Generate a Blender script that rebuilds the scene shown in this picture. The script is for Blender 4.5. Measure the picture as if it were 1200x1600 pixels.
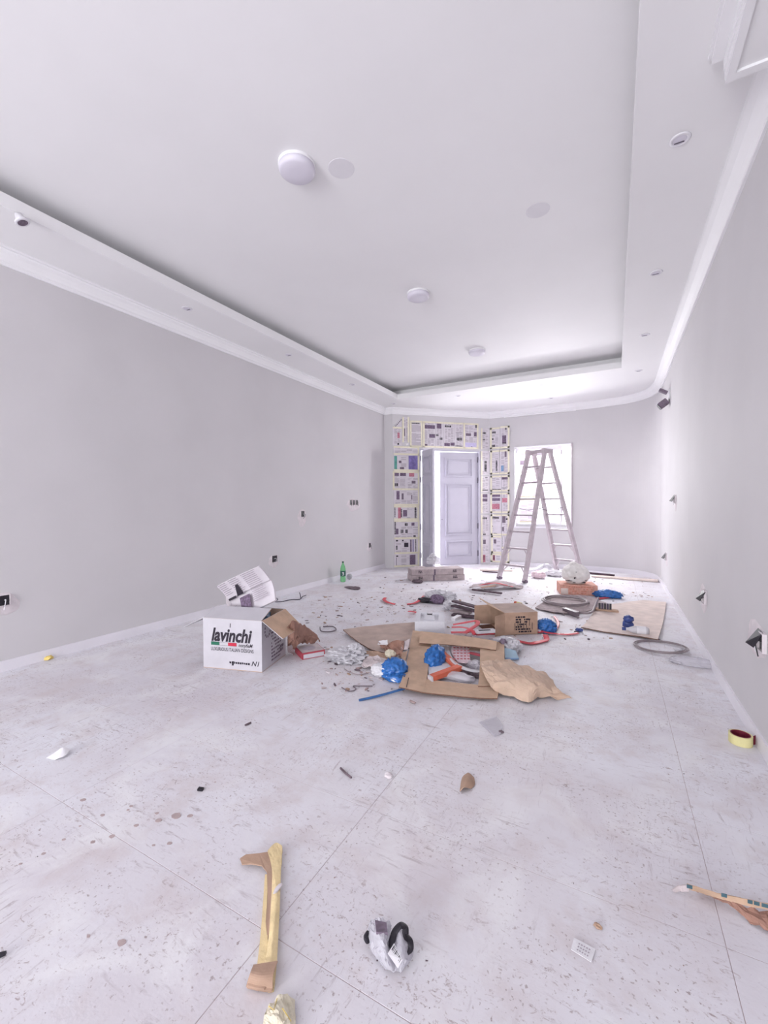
import bpy, bmesh, math, random
from mathutils import Vector, Matrix, noise

for o in list(bpy.data.objects):
    bpy.data.objects.remove(o, do_unlink=True)
SC = bpy.context.scene
COL = SC.collection

# ------------------------------------------------------------------ camera
F_PX, YAW, PITCH, ROLL, H = 663.2, math.radians(28.49), math.radians(-0.764), math.radians(-0.2747), 1.29
cam = bpy.data.cameras.new('camera')
cam.sensor_fit = 'VERTICAL'
cam.sensor_height = 36.0
cam.lens = 36.0 * F_PX / 1600.0
cam.clip_start = 0.02
camo = bpy.data.objects.new('camera', cam)
COL.objects.link(camo)
camo.matrix_world = (Matrix.Translation((0, 0, H)) @ Matrix.Rotation(YAW, 4, 'Z')
                     @ Matrix.Rotation(math.pi / 2 + PITCH, 4, 'X') @ Matrix.Rotation(ROLL, 4, 'Z'))
SC.camera = camo

# ------------------------------------------------------------------ light and exposure
SC.view_settings.view_transform = 'Standard'
SC.view_settings.look = 'None'
SC.view_settings.gamma = 1.0
SC.view_settings.use_curve_mapping = False
SC.view_settings.exposure = 0.83
w = bpy.data.worlds.new('sky')
SC.world = w
w.use_nodes = True
bg = w.node_tree.nodes['Background']
bg.inputs[0].default_value = (0.96, 0.97, 1.0, 1)
bg.inputs[1].default_value = 2.8

def area(name, loc, rot, sx, sy, power, col):
    l = bpy.data.lights.new(name, 'AREA')
    l.shape = 'RECTANGLE'; l.size = sx; l.size_y = sy; l.energy = power; l.color = col
    o = bpy.data.objects.new(name, l); COL.objects.link(o)
    o.location = loc; o.rotation_euler = rot
    return o
# daylight: an assumed, unseen opening behind the photographer, the far window, the door gap
area('daylight_assumed_opening', (-1.9, -6.45, 1.3), (math.radians(90), 0, 0), 3.0, 2.4, 180, (0.98, 0.99, 1.0))
area('daylight_far_window', (-1.32, 9.74, 1.95), (math.radians(-52), 0, 0), 1.1, 1.5, 132, (1.0, 1.0, 1.0))
area('daylight_door_gap', (-3.68, 9.02, 1.35), (math.radians(-84), 0, math.radians(42)), 1.3, 2.3, 45, (1.0, 1.0, 1.0))

# ------------------------------------------------------------------ helpers
def ray(u, v):
    x = (u - 600) / F_PX; y = (800 - v) / F_PX
    c, s = math.cos(ROLL), math.sin(ROLL)
    x, y = c * x - s * y, s * x + c * y
    fw = math.cos(PITCH) - y * math.sin(PITCH); up = math.sin(PITCH) + y * math.cos(PITCH)
    return Vector((x * math.cos(YAW) - fw * math.sin(YAW), x * math.sin(YAW) + fw * math.cos(YAW), up))
def P(u, v, z=0.0):
    r = ray(u, v); return Vector((0, 0, H)) + r * ((z - H) / r.z)
def PX(u, v, x):
    r = ray(u, v); return Vector((0, 0, H)) + r * (x / r.x)

def s2l(c):
    c = c / 255.0
    return c / 12.92 if c <= 0.04045 else ((c + 0.055) / 1.055) ** 2.4
def rgb(r, g, b): return (s2l(r), s2l(g), s2l(b), 1)

MATS = {}
def mat(name, col, rough=0.7, var=0.10, scale=9.0, bump=0.0, bscale=40.0, metal=0.0, trans=0.0, emit=None, spec=None, coat=0.0, detail=4.0):
    m = bpy.data.materials.new(name); m.use_nodes = True
    nt = m.node_tree; b = nt.nodes['Principled BSDF']
    c = rgb(*col)
    b.inputs['Roughness'].default_value = rough
    b.inputs['Metallic'].default_value = metal
    if spec is not None: b.inputs['Specular IOR Level'].default_value = spec
    if trans: b.inputs['Transmission Weight'].default_value = trans; b.inputs['IOR'].default_value = 1.12
    if coat: b.inputs['Coat Weight'].default_value = coat
    tc = nt.nodes.new('ShaderNodeTexCoord')
    if var > 0:
        n = nt.nodes.new('ShaderNodeTexNoise'); n.inputs['Scale'].default_value = scale; n.inputs['Detail'].default_value = detail
        nt.links.new(tc.outputs['Object'], n.inputs['Vector'])
        r = nt.nodes.new('ShaderNodeValToRGB')
        r.color_ramp.elements[0].position = 0.3; r.color_ramp.elements[1].position = 0.72
        r.color_ramp.elements[0].color = (c[0] * (1 - var), c[1] * (1 - var), c[2] * (1 - var), 1)
        r.color_ramp.elements[1].color = (min(1, c[0] * (1 + var)), min(1, c[1] * (1 + var)), min(1, c[2] * (1 + var)), 1)
        nt.links.new(n.outputs['Fac'], r.inputs['Fac'])
        nt.links.new(r.outputs['Color'], b.inputs['Base Color'])
    else:
        b.inputs['Base Color'].default_value = c
    if bump > 0:
        n2 = nt.nodes.new('ShaderNodeTexNoise'); n2.inputs['Scale'].default_value = bscale; n2.inputs['Detail'].default_value = 5
        nt.links.new(tc.outputs['Object'], n2.inputs['Vector'])
        bp = nt.nodes.new('ShaderNodeBump'); bp.inputs['Strength'].default_value = bump; bp.inputs['Distance'].default_value = 0.01
        nt.links.new(n2.outputs['Fac'], bp.inputs['Height']); nt.links.new(bp.outputs['Normal'], b.inputs['Normal'])
    if emit:
        b.inputs['Emission Color'].default_value = rgb(*emit[:3]); b.inputs['Emission Strength'].default_value = emit[3]
    MATS[name] = m
    return m

def film(name, col, alpha=0.45, rough=0.15):
    """clear crinkled plastic film: part see-through, glossy"""
    m = bpy.data.materials.new(name); m.use_nodes = True
    nt = m.node_tree; b = nt.nodes['Principled BSDF']; out = nt.nodes['Material Output']
    b.inputs['Base Color'].default_value = rgb(*col); b.inputs['Roughness'].default_value = rough
    t = nt.nodes.new('ShaderNodeBsdfTransparent'); t.inputs[0].default_value = (0.97, 0.97, 0.99, 1)
    mx = nt.nodes.new('ShaderNodeMixShader'); mx.inputs[0].default_value = alpha
    tc = nt.nodes.new('ShaderNodeTexCoord'); n = nt.nodes.new('ShaderNodeTexNoise')
    n.inputs['Scale'].default_value = 30; nt.links.new(tc.outputs['Object'], n.inputs['Vector'])
    bp = nt.nodes.new('ShaderNodeBump'); bp.inputs['Strength'].default_value = 0.4; bp.inputs['Distance'].default_value = 0.01
    nt.links.new(n.outputs['Fac'], bp.inputs['Height']); nt.links.new(bp.outputs['Normal'], b.inputs['Normal'])
    nt.links.new(t.outputs[0], mx.inputs[1]); nt.links.new(b.outputs[0], mx.inputs[2]); nt.links.new(mx.outputs[0], out.inputs[0])
    MATS[name] = m
    return m

WHITE_WALL = mat('wall_paint', (209, 206, 209), 0.75, 0.03, 1.5, 0.05, 60)
CEIL = mat('ceiling_paint', (240, 239, 241), 0.7, 0.02, 1.2)
TRIM = mat('trim_gypsum', (240, 239, 242), 0.55, 0.02, 3)
BASE = mat('baseboard_tile', (232, 229, 236), 0.35, 0.04, 3)
PATCH = mat('ceiling_patch', (230, 228, 233), 0.8, 0.03, 6)
GROUT = mat('grout', (188, 172, 174), 0.9, 0.1, 8)
DOORP = mat('door_paint', (194, 191, 204), 0.4, 0.03, 4)
DARKM = mat('dark_metal', (70, 62, 78), 0.4, 0.1, 20, metal=0.6)
BLACKP = mat('black_plastic', (34, 30, 40), 0.4, 0.15, 20)
WHITEP = mat('white_plastic', (232, 230, 236), 0.35, 0.04, 12)
ALU = mat('ladder_metal', (198, 187, 193), 0.5, 0.12, 14, metal=0.25)
ALUD = mat('ladder_rung_metal', (176, 165, 172), 0.5, 0.12, 14, metal=0.25)
CARD = mat('cardboard', (200, 170, 146), 0.85, 0.12, 12, 0.15, 50)
CARD2 = mat('cardboard_dark', (180, 150, 130), 0.85, 0.14, 12, 0.15, 50)
CARD3 = mat('cardboard_dusty', (190, 170, 160), 0.9, 0.16, 7, 0.2, 40)
CARDIN = mat('cardboard_edge', (120, 88, 74), 0.9, 0.15, 30)
KRAFT = mat('kraft_paper', (206, 180, 160), 0.85, 0.12, 9, 0.25, 25)
BROWNP = mat('brown_paper', (160, 122, 108), 0.85, 0.18, 14, 0.3, 30)
WHITEBOX = mat('white_carton', (200, 197, 204), 0.6, 0.05, 8)
INK = mat('ink_black', (38, 30, 44), 0.7, 0.1, 40)
INKG = mat('ink_grey', (178, 168, 178), 0.8, 0.12, 60)
INKM = mat('ink_mid', (120, 106, 122), 0.8, 0.3, 60)
PHOTO = mat('print_photo', (112, 94, 118), 0.7, 0.6, 60)
PHOTOP = mat('print_purple', (128, 116, 176), 0.7, 0.35, 14)
PRED = mat('print_red', (190, 122, 140), 0.7, 0.45, 60)
PGRN = mat('print_green', (96, 160, 150), 0.7, 0.2, 14)
PBLU = mat('print_blue', (124, 154, 190), 0.7, 0.3, 14)
PLIL = mat('print_lilac', (196, 188, 222), 0.7, 0.1, 14)
NEWS = mat('newsprint', (232, 226, 233), 0.85, 0.05, 10)
def translucent(m, k):
    nt = m.node_tree; b = nt.nodes['Principled BSDF']; out = nt.nodes['Material Output']
    t = nt.nodes.new('ShaderNodeBsdfTranslucent'); mx = nt.nodes.new('ShaderNodeMixShader'); mx.inputs[0].default_value = k
    if b.inputs['Base Color'].links: nt.links.new(b.inputs['Base Color'].links[0].from_socket, t.inputs[0])
    nt.links.new(b.outputs[0], mx.inputs[1]); nt.links.new(t.outputs[0], mx.inputs[2]); nt.links.new(mx.outputs[0], out.inputs[0])
translucent(NEWS, 0.2)
TAPE = mat('masking_tape', (234, 228, 206), 0.7, 0.06, 16)
FLAGG = mat('flag_green', (30, 110, 84), 0.6, 0.05)
FLAGR = mat('flag_red', (198, 36, 66), 0.6, 0.05)
RED = mat('red_strap', (212, 72, 84), 0.45, 0.12, 10)
REDBOX = mat('red_card', (176, 70, 84), 0.6, 0.12, 14)
ORANGE = mat('orange_card', (214, 108, 82), 0.65, 0.12, 14)
BRICKB = mat('terracotta_card', (216, 162, 146), 0.8, 0.18, 26)
BRICKP = mat('terracotta_print', (200, 128, 110), 0.8, 0.15, 26)
BLUE = mat('blue_bag', (50, 112, 186), 0.35, 0.3, 22, 0.25, 30)
BLUED = mat('dark_blue_bag', (58, 76, 140), 0.35, 0.25, 22, 0.5, 30)
LBLUE = mat('pale_blue_card', (176, 204, 222), 0.6, 0.1, 14)
FOAMW = mat('polystyrene', (222, 221, 228), 0.65, 0.03, 60, 0.1, 120)
FOAMY = mat('yellow_foam', (228, 206, 160), 0.9, 0.12, 24, 0.3, 60)
PAPERW = mat('white_paper', (230, 228, 233), 0.8, 0.06, 16, 0.3, 25)
PAPERG = mat('grey_paper', (200, 188, 190), 0.85, 0.12, 16, 0.3, 25)
CREAM = mat('cream_paper', (218, 210, 190), 0.8, 0.1, 20, 0.3, 25)
BAGG = mat('grocery_bag', (228, 224, 222), 0.5, 0.1, 14, 0.4, 20)
CLOTH = mat('grey_rag', (184, 170, 172), 0.95, 0.18, 16, 0.4, 50)
DWOOD = mat('dark_wood', (84, 66, 76), 0.8, 0.4, 18, 0.3, 40)
LWOOD = mat('pale_wood', (226, 210, 203), 0.85, 0.12, 8, 0.2, 30)
HOSE = mat('grey_hose', (150, 138, 142), 0.4, 0.15, 14)
HOSED = mat('dark_hose', (112, 100, 108), 0.4, 0.15, 14)
PLAST = mat('plaster', (222, 214, 218), 0.9, 0.08, 20, 0.3, 40)
GREEN = mat('green_bottle', (146, 214, 160), 0.15, 0.1, 8, trans=0.3)
GREENL = mat('bottle_label', (30, 84, 70), 0.5, 0.2, 30)
GREENC = mat('bottle_cap', (30, 80, 60), 0.5, 0.1)
YEL = mat('yellow_tape', (222, 214, 158), 0.6, 0.08, 14)
MAROON = mat('maroon_core', (120, 28, 52), 0.7, 0.1, 14)
PINK = mat('pink_plastic', (226, 204, 212), 0.5, 0.1, 14, 0.3, 30)
CHIPM = mat('debris_chip', (172, 150, 148), 0.9, 0.25, 30)
DARKCHIP = mat('debris_dark', (104, 90, 98), 0.9, 0.25, 30)
MUD = mat('dried_mud', (186, 168, 168), 0.95, 0.15, 30)
BLUEP = mat('blue_pipe', (60, 104, 160), 0.4, 0.15, 20)
TEALINK = mat('teal_print', (84, 120, 132), 0.7, 0.2, 30)
GLASSGREEN = mat('greenish_tube', (196, 208, 204), 0.25, 0.1, 14)
LAMPW = mat('lamp_diffuser', (222, 218, 230), 0.4, 0.02, 6)
GOLD = mat('yellow_bit', (222, 196, 112), 0.5, 0.2, 30)
CLEAR = film('clear_film', (226, 222, 230), 0.5)
CLEARW = film('milky_film', (226, 224, 230), 0.72, 0.3)
CLEARP = film('package_film', (222, 220, 228), 0.55, 0.12)
WGLASS = film('window_glass', (240, 245, 250), 0.08, 0.03)

# floor: glazed tile under plaster dust, scuffs and dried mud (world coordinates)
def floor_material():
    m = bpy.data.materials.new('dusty_floor_tile'); m.use_nodes = True
    nt = m.node_tree; b = nt.nodes['Principled BSDF']; L = nt.links.new
    g = nt.nodes.new('ShaderNodeNewGeometry')
    def nz(scale, detail=4, rough=0.55, mp=None, dist=0.0):
        n = nt.nodes.new('ShaderNodeTexNoise'); n.inputs['Scale'].default_value = scale
        n.inputs['Detail'].default_value = detail; n.inputs['Roughness'].default_value = rough; n.inputs['Distortion'].default_value = dist
        if mp:
            q = nt.nodes.new('ShaderNodeMapping'); q.inputs['Scale'].default_value = mp[0]; q.inputs['Rotation'].default_value = mp[1]
            L(g.outputs['Position'], q.inputs['Vector']); L(q.outputs[0], n.inputs['Vector'])
        else: L(g.outputs['Position'], n.inputs['Vector'])
        return n.outputs['Fac']
    def ramp(fac, a, c):
        r = nt.nodes.new('ShaderNodeMapRange'); r.inputs['From Min'].default_value = a; r.inputs['From Max'].default_value = c
        L(fac, r.inputs['Value']); return r.outputs[0]
    def mul(a, c):
        q = nt.nodes.new('ShaderNodeMath'); q.operation = 'MULTIPLY'; q.use_clamp = True
        L(a, q.inputs[0])
        if isinstance(c, float): q.inputs[1].default_value = c
        else: L(c, q.inputs[1])
        return q.outputs[0]
    def mix(fac, a, col):
        q = nt.nodes.new('ShaderNodeMix'); q.data_type = 'RGBA'
        L(fac, q.inputs[0])
        if isinstance(a, tuple): q.inputs[6].default_value = a
        else: L(a, q.inputs[6])
        q.inputs[7].default_value = col
        return q.outputs[2]
    c = mix(ramp(nz(0.9, 6), 0.35, 0.7), rgb(235, 235, 242), rgb(216, 210, 216))
    c = mix(mul(ramp(nz(5, 8, 0.65), 0.48, 0.68), 0.7), c, rgb(212, 202, 204))
    c = mix(mul(ramp(nz(0.55, 5, 0.6, ((1, 1, 1), (0, 0, 7))), 0.5, 0.68), 0.5), c, rgb(216, 206, 208))
    # white dust smears
    c = mix(mul(ramp(nz(2.2, 8, 0.6, dist=1.0), 0.5, 0.66), 0.7), c, rgb(238, 237, 240))
    # fine scuffs, streaked along two directions
    m1 = ramp(nz(1.6, 4), 0.44, 0.62)
    c = mix(mul(mul(ramp(nz(9, 8, 0.7, ((1.0, 5.0, 1), (0, 0, 0.9)), 0.6), 0.56, 0.66), m1), 0.62), c, rgb(156, 140, 144))
    m2 = ramp(nz(1.1, 4, mp=((1, 1, 1), (0, 0, 2))), 0.44, 0.62)
    c = mix(mul(mul(ramp(nz(11, 8, 0.7, ((5.0, 1.0, 1), (0, 0, 0.5)), 0.6), 0.57, 0.66), m2), 0.62), c, rgb(154, 138, 142))
    # speckles and tread marks
    m3 = ramp(nz(2.6, 3, mp=((1, 1, 1), (0, 0, 4))), 0.45, 0.6)
    c = mix(mul(mul(ramp(nz(70, 3, 0.6), 0.6, 0.68), m3), 0.7), c, rgb(140, 118, 116))
    m4 = ramp(nz(3.1, 4, mp=((1, 1, 1), (0, 0, 9))), 0.46, 0.58)
    c = mix(mul(mul(ramp(nz(26, 9, 0.75, ((1.0, 1.8, 1), (0, 0, 0.4)), 1.2), 0.57, 0.64), m4), 0.8), c, rgb(158, 138, 138))
    L(c, b.inputs['Base Color'])
    rr = nt.nodes.new('ShaderNodeMapRange'); rr.inputs['To Min'].default_value = 0.45; rr.inputs['To Max'].default_value = 0.8
    L(nz(2.2, 5), rr.inputs['Value']); L(rr.outputs[0], b.inputs['Roughness'])
    b.inputs['Specular IOR Level'].default_value = 0.35
    bp = nt.nodes.new('ShaderNodeBump'); bp.inputs['Strength'].default_value = 0.08; bp.inputs['Distance'].default_value = 0.01
    L(nz(60, 6), bp.inputs['Height']); L(bp.outputs[0], b.inputs['Normal'])
    return m
FLOORM = floor_material()

ORG = {}
class MB:
    def __init__(s): s.v = []; s.f = []; s.m = []
    def add(s, vs, fs, m=0, mtx=None):
        o = len(s.v)
        s.v += [(mtx @ Vector(q)) if mtx is not None else Vector(q) for q in vs]
        s.f += [tuple(i + o for i in f) for f in fs]; s.m += [m] * len(fs)
        return s
    def box(s, x0, x1, y0, y1, z0, z1, m=0, mtx=None):
        vs = [(x, y, z) for z in (z0, z1) for y in (y0, y1) for x in (x0, x1)]
        return s.add(vs, [(0, 2, 3, 1), (4, 5, 7, 6), (0, 1, 5, 4), (2, 6, 7, 3), (0, 4, 6, 2), (1, 3, 7, 5)], m, mtx)
    def quad(s, a, b, c, d, m=0, mtx=None): return s.add([a, b, c, d], [(0, 1, 2, 3)], m, mtx)
    def prism(s, poly, z0, z1, m=0, mtx=None):
        n = len(poly); vs = [(p[0], p[1], z0) for p in poly] + [(p[0], p[1], z1) for p in poly]
        fs = [tuple(range(n - 1, -1, -1)), tuple(range(n, 2 * n))] + [(i, (i + 1) % n, n + (i + 1) % n, n + i) for i in range(n)]
        return s.add(vs, fs, m, mtx)
    def slab(s, pts, thick, m=0):
        """polygon of 3D points, thickened along -normal"""
        pts = [Vector(p) for p in pts]; n = len(pts)
        nn = Vector((0, 0, 0))
        for i in range(n): nn += (pts[i] - pts[0]).cross(pts[(i + 1) % n] - pts[0])
        nn = nn.normalized() if nn.length else Vector((0, 0, 1))
        vs = pts + [p - nn * thick for p in pts]
        fs = [tuple(range(n)), tuple(range(2 * n - 1, n - 1, -1))] + [(i, n + i, n + (i + 1) % n, (i + 1) % n) for i in range(n)]
        return s.add(vs, fs, m)
    def tube(s, path, r, n=8, closed=False, m=0, flat=None):
        path = [Vector(p) for p in path]; k = len(path); base = len(s.v)
        up = Vector((0, 0, 1))
        for i, p in enumerate(path):
            a = path[(i - 1) % k] if (closed or i > 0) else path[i]
            b = path[(i + 1) % k] if (closed or i < k - 1) else path[i]
            t = (b - a).normalized()
            sx = t.cross(up)
            if sx.length < 1e-3: sx = t.cross(Vector((1, 0, 0)))
            sx.normalize(); sy = sx.cross(t)
            rr = r[i] if isinstance(r, (list, tuple)) else r
            fx, fy = flat if flat else (1, 1)
            for j in range(n):
                an = 2 * math.pi * (j + 0.5) / n
                s.v.append(p + sx * (math.cos(an) * rr * fx) + sy * (math.sin(an) * rr * fy))
        for i in range(k if closed else k - 1):
            i2 = (i + 1) % k
            for j in range(n):
                j2 = (j + 1) % n
                s.f.append((base + i * n + j, base + i * n + j2, base + i2 * n + j2, base + i2 * n + j)); s.m.append(m)
        if not closed:
            s.f.append(tuple(base + j for j in range(n - 1, -1, -1))); s.m.append(m)
            s.f.append(tuple(base + (k - 1) * n + j for j in range(n))); s.m.append(m)
        return s
    def lathe(s, prof, n=24, mtx=None, m=0):
        vs = []; fs = []
        for r, z in prof:
            for j in range(n):
                a = 2 * math.pi * j / n; vs.append((r * math.cos(a), r * math.sin(a), z))
        for i in range(len(prof) - 1):
            for j in range(n):
                j2 = (j + 1) % n; fs.append((i * n + j, i * n + j2, (i + 1) * n + j2, (i + 1) * n + j))
        if prof[0][0] > 1e-5: fs.append(tuple(range(n - 1, -1, -1)))
        if prof[-1][0] > 1e-5: fs.append(tuple((len(prof) - 1) * n + j for j in range(n)))
        return s.add(vs, fs, m, mtx)
    def blob(s, c, size, amp=0.25, freq=2.0, seed=0, sub=3, ridge=True, m=0, floor=None):
        bm = bmesh.new(); bmesh.ops.create_icosphere(bm, subdivisions=sub, radius=1.0)
        c = Vector(c); off = Vector((seed * 3.7, seed * 1.9, seed * 5.3)); vs = []
        for v in bm.verts:
            d = v.co.copy()
            q = noise.fractal(d * freq + off, 0.8, 2.0, 3)
            if ridge: q = 0.5 - abs(q) * 1.6 + 0.3 * (0.4 - abs(noise.noise(d * freq * 1.9 + off)) * 1.8)
            p = d * (1 + amp * q)
            p = Vector((p.x * size[0], p.y * size[1], p.z * size[2])) + c
            if floor is not None and p.z < floor: p.z = floor + 0.001
            vs.append(p)
        s.add(vs, [tuple(v.index for v in f.verts) for f in bm.faces], m); bm.free()
        return s
    def sheet(s, rows, sub=4, thick=0.003, amp=0.0, freq=8.0, seed=0, m=0, zmin=0.002, m2=None):
        """grid of control points, smoothed, crumpled and given thickness"""
        rows = [[Vector(p) for p in r] for r in rows]
        def cr(a, b, c, d, t):
            return 0.5 * ((2 * b) + (c - a) * t + (2 * a - 5 * b + 4 * c - d) * t * t + (3 * b - a - 3 * c + d) * t ** 3)
        def dens(l):
            o = []
            for i in range(len(l) - 1):
                a = l[max(0, i - 1)]; d = l[min(len(l) - 1, i + 2)]
                for k in range(sub): o.append(cr(a, l[i], l[i + 1], d, k / sub))
            return o + [l[-1]]
        R = [dens(r) for r in rows]
        Cc = [dens([r[j] for r in R]) for j in range(len(R[0]))]
        nx, ny = len(Cc), len(Cc[0]); off = Vector((seed * 2.3, seed * 7.1, seed * 1.3))
        top = []
        for i in range(nx):
            for j in range(ny):
                p = Cc[i][j].copy()
                if amp: p.z += amp * (0.5 - abs(noise.fractal(p * freq + off, 0.9, 2.0, 3))) * 1.5
                p.z = max(p.z, zmin + thick); top.append(p)
        bot = []
        for i in range(nx):
            for j in range(ny):
                a = top[max(0, i - 1) * ny + j]; b = top[min(nx - 1, i + 1) * ny + j]
                c = top[i * ny + max(0, j - 1)]; d = top[i * ny + min(ny - 1, j + 1)]
                nn = (b - a).cross(d - c)
                nn = nn.normalized() if nn.length > 1e-9 else Vector((0, 0, 1))
                if nn.z < -0.05: nn = -nn
                q = top[i * ny + j] - nn * thick; q.z = max(q.z, zmin * 0.5); bot.append(q)
        N = nx * ny; fs = []
        for i in range(nx - 1):
            for j in range(ny - 1):
                q = (i * ny + j, (i + 1) * ny + j, (i + 1) * ny + j + 1, i * ny + j + 1)
                fs.append(q); fs.append(tuple(N + k for k in reversed(q)))
        ring = [i * ny for i in range(nx)] + [(nx - 1) * ny + j for j in range(1, ny)] + [i * ny + ny - 1 for i in range(nx - 2, -1, -1)] + [j for j in range(ny - 2, 0, -1)]
        o = len(s.v); s.v += top + bot
        s.f += [tuple(i + o for i in f) for f in fs]; s.m += [m] * len(fs)
        for k in range(len(ring)):
            a, b = ring[k], ring[(k + 1) % len(ring)]
            s.f.append((o + a, o + N + a, o + N + b, o + b)); s.m.append(m if m2 is None else m2)
        return s
    def build(s, name, mats, parent=None, smooth=False, label=None, cat=None, group=None, kind=None, origin=None, bevel=0):
        if not isinstance(mats, (list, tuple)): mats = [mats]
        if parent is not None: og = ORG[parent.name]
        elif origin is not None: og = Vector(origin)
        else:
            lo = [min(v[i] for v in s.v) for i in range(3)]; hi = [max(v[i] for v in s.v) for i in range(3)]
            og = Vector(((lo[0] + hi[0]) / 2, (lo[1] + hi[1]) / 2, lo[2]))
        me = bpy.data.meshes.new(name)
        me.from_pydata([tuple(v - og) for v in s.v], [], s.f)
        for q in mats: me.materials.append(q)
        for p, i in zip(me.polygons, s.m): p.material_index = i; p.use_smooth = smooth
        bm = bmesh.new(); bm.from_mesh(me); bmesh.ops.recalc_face_normals(bm, faces=bm.faces)
        if bevel: bmesh.ops.bevel(bm, geom=list(bm.edges), offset=bevel, segments=2, affect='EDGES', clamp_overlap=True)
        bm.to_mesh(me); bm.free()
        o = bpy.data.objects.new(name, me); COL.objects.link(o); ORG[o.name] = og
        if parent is not None: o.parent = parent
        else: o.location = og
        if label: o['label'] = label
        if cat: o['category'] = cat
        if group: o['group'] = group
        if kind: o['kind'] = kind
        return o

def thing(name, origin, label=None, cat=None, group=None, kind=None):
    o = bpy.data.objects.new(name, None); COL.objects.link(o)
    o.empty_display_size = 0.05; o.location = origin; ORG[o.name] = Vector(origin)
    if label: o['label'] = label
    if cat: o['category'] = cat
    if group: o['group'] = group
    if kind: o['kind'] = kind
    return o
def copy_tree(o, loc=None, label=None, parent=None):
    c = o.copy(); COL.objects.link(c); c.parent = parent
    if loc is not None: c.location = loc
    if label: c['label'] = label
    for ch in o.children: copy_tree(ch, parent=c)
    return c
_txt = {}
def text_geo(body, size, shear=0.0, offset=0.0, sx=1.0):
    cu = bpy.data.curves.new('t', 'FONT'); cu.body = body; cu.size = size; cu.shear = shear; cu.offset = offset; cu.resolution_u = 3
    ob = bpy.data.objects.new('t', cu); COL.objects.link(ob)
    dg = bpy.context.evaluated_depsgraph_get(); dg.update()
    me = ob.evaluated_get(dg).to_mesh()
    vs = [(v.co.x * sx, v.co.y, 0) for v in me.vertices]; fs = [tuple(p.vertices) for p in me.polygons]
    bpy.data.objects.remove(ob, do_unlink=True); bpy.data.curves.remove(cu)
    return vs, fs
def crpath(pts, sub=6, closed=False):
    pts = [Vector(p) for p in pts]; n = len(pts); o = []
    for i in range(n if closed else n - 1):
        a = pts[(i - 1) % n] if closed else pts[max(0, i - 1)]
        b = pts[i]; c = pts[(i + 1) % n]; d = pts[(i + 2) % n] if closed else pts[min(n - 1, i + 2)]
        for k in range(sub):
            t = k / sub
            o.append(0.5 * ((2 * b) + (c - a) * t + (2 * a - 5 * b + 4 * c - d) * t * t + (3 * b - a - 3 * c + d) * t ** 3))
    if not closed: o.append(pts[-1])
    return o

# ================================================================== STRUCTURE
XL, XR, Y0, YB = -4.244, 0.681, -6.5, 9.35
ZC, ZS, ZM = 3.203, 3.33, 3.55
A = Vector((-4.05, 7.85, 0)); B = Vector((-2.42, 9.33, 0))
DV = (B - A).normalized(); DN = Vector((DV.y, -DV.x, 0)); DL = (B - A).length
BACK = [(-2.42, 9.33)] + [(p.x, p.y) for p in crpath([(-0.62, 9.35, 0), (-0.2, 9.33, 0), (0.12, 9.26, 0), (0.36, 9.13, 0), (0.53, 8.94, 0), (0.63, 8.70, 0), (XR, 8.35, 0)], 5)]

# --- floor: sub-floor with every tile its own piece
fl = MB(); fl.prism([(XL - .1, Y0 - .1), (XR + .1, Y0 - .1), (XR + .1, 9.7), (-2.6, 9.7), (XL - .1, 8.1)], -0.14, -0.0014)
FLOOR = fl.build('floor', GROUT, kind='structure', origin=(0, 0, -0.14), label='pale grey rectangular floor tiles covered in dust and scuffs')
GX = [XL, -3.331, -2.124, -0.917, 0.290, XR]
tile_mesh = {}
yk = 0.945 - 14 * 0.6
ys = [yk + 0.6 * i for i in range(30)]
for i in range(5):
    for y in ys:
        if y + 0.6 < Y0: continue
        xa, xb = GX[i] + 0.001, GX[i + 1] - 0.001
        ya, yb = y + 0.001, y + 0.599
        if ya > 9.5: continue
        key = i
        if key not in tile_mesh:
            mb = MB(); hw, hd = (xb - xa) / 2, 0.299
            c = 0.0008
            mb.box(-hw, hw, -hd, hd, -0.0014, -c)
            vs = [(-hw, -hd, -c), (hw, -hd, -c), (hw, hd, -c), (-hw, hd, -c), (-hw + c, -hd + c, 0), (hw - c, -hd + c, 0), (hw - c, hd - c, 0), (-hw + c, hd - c, 0)]
            mb.add(vs, [(4, 5, 6, 7), (0, 1, 5, 4), (1, 2, 6, 5), (2, 3, 7, 6), (3, 0, 4, 7)])
            t = mb.build('tile', FLOORM, parent=FLOOR, origin=(0, 0, 0))
            for v in t.data.vertices: v.co += ORG[FLOOR.name]
            tile_mesh[key] = t.data
            t.location = Vector(((xa + xb) / 2, (ya + yb) / 2, 0)) - ORG[FLOOR.name]
        else:
            t = bpy.data.objects.new('tile', tile_mesh[key]); COL.objects.link(t); t.parent = FLOOR
            t.location = Vector(((xa + xb) / 2, (ya + yb) / 2, 0)) - ORG[FLOOR.name]

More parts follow.
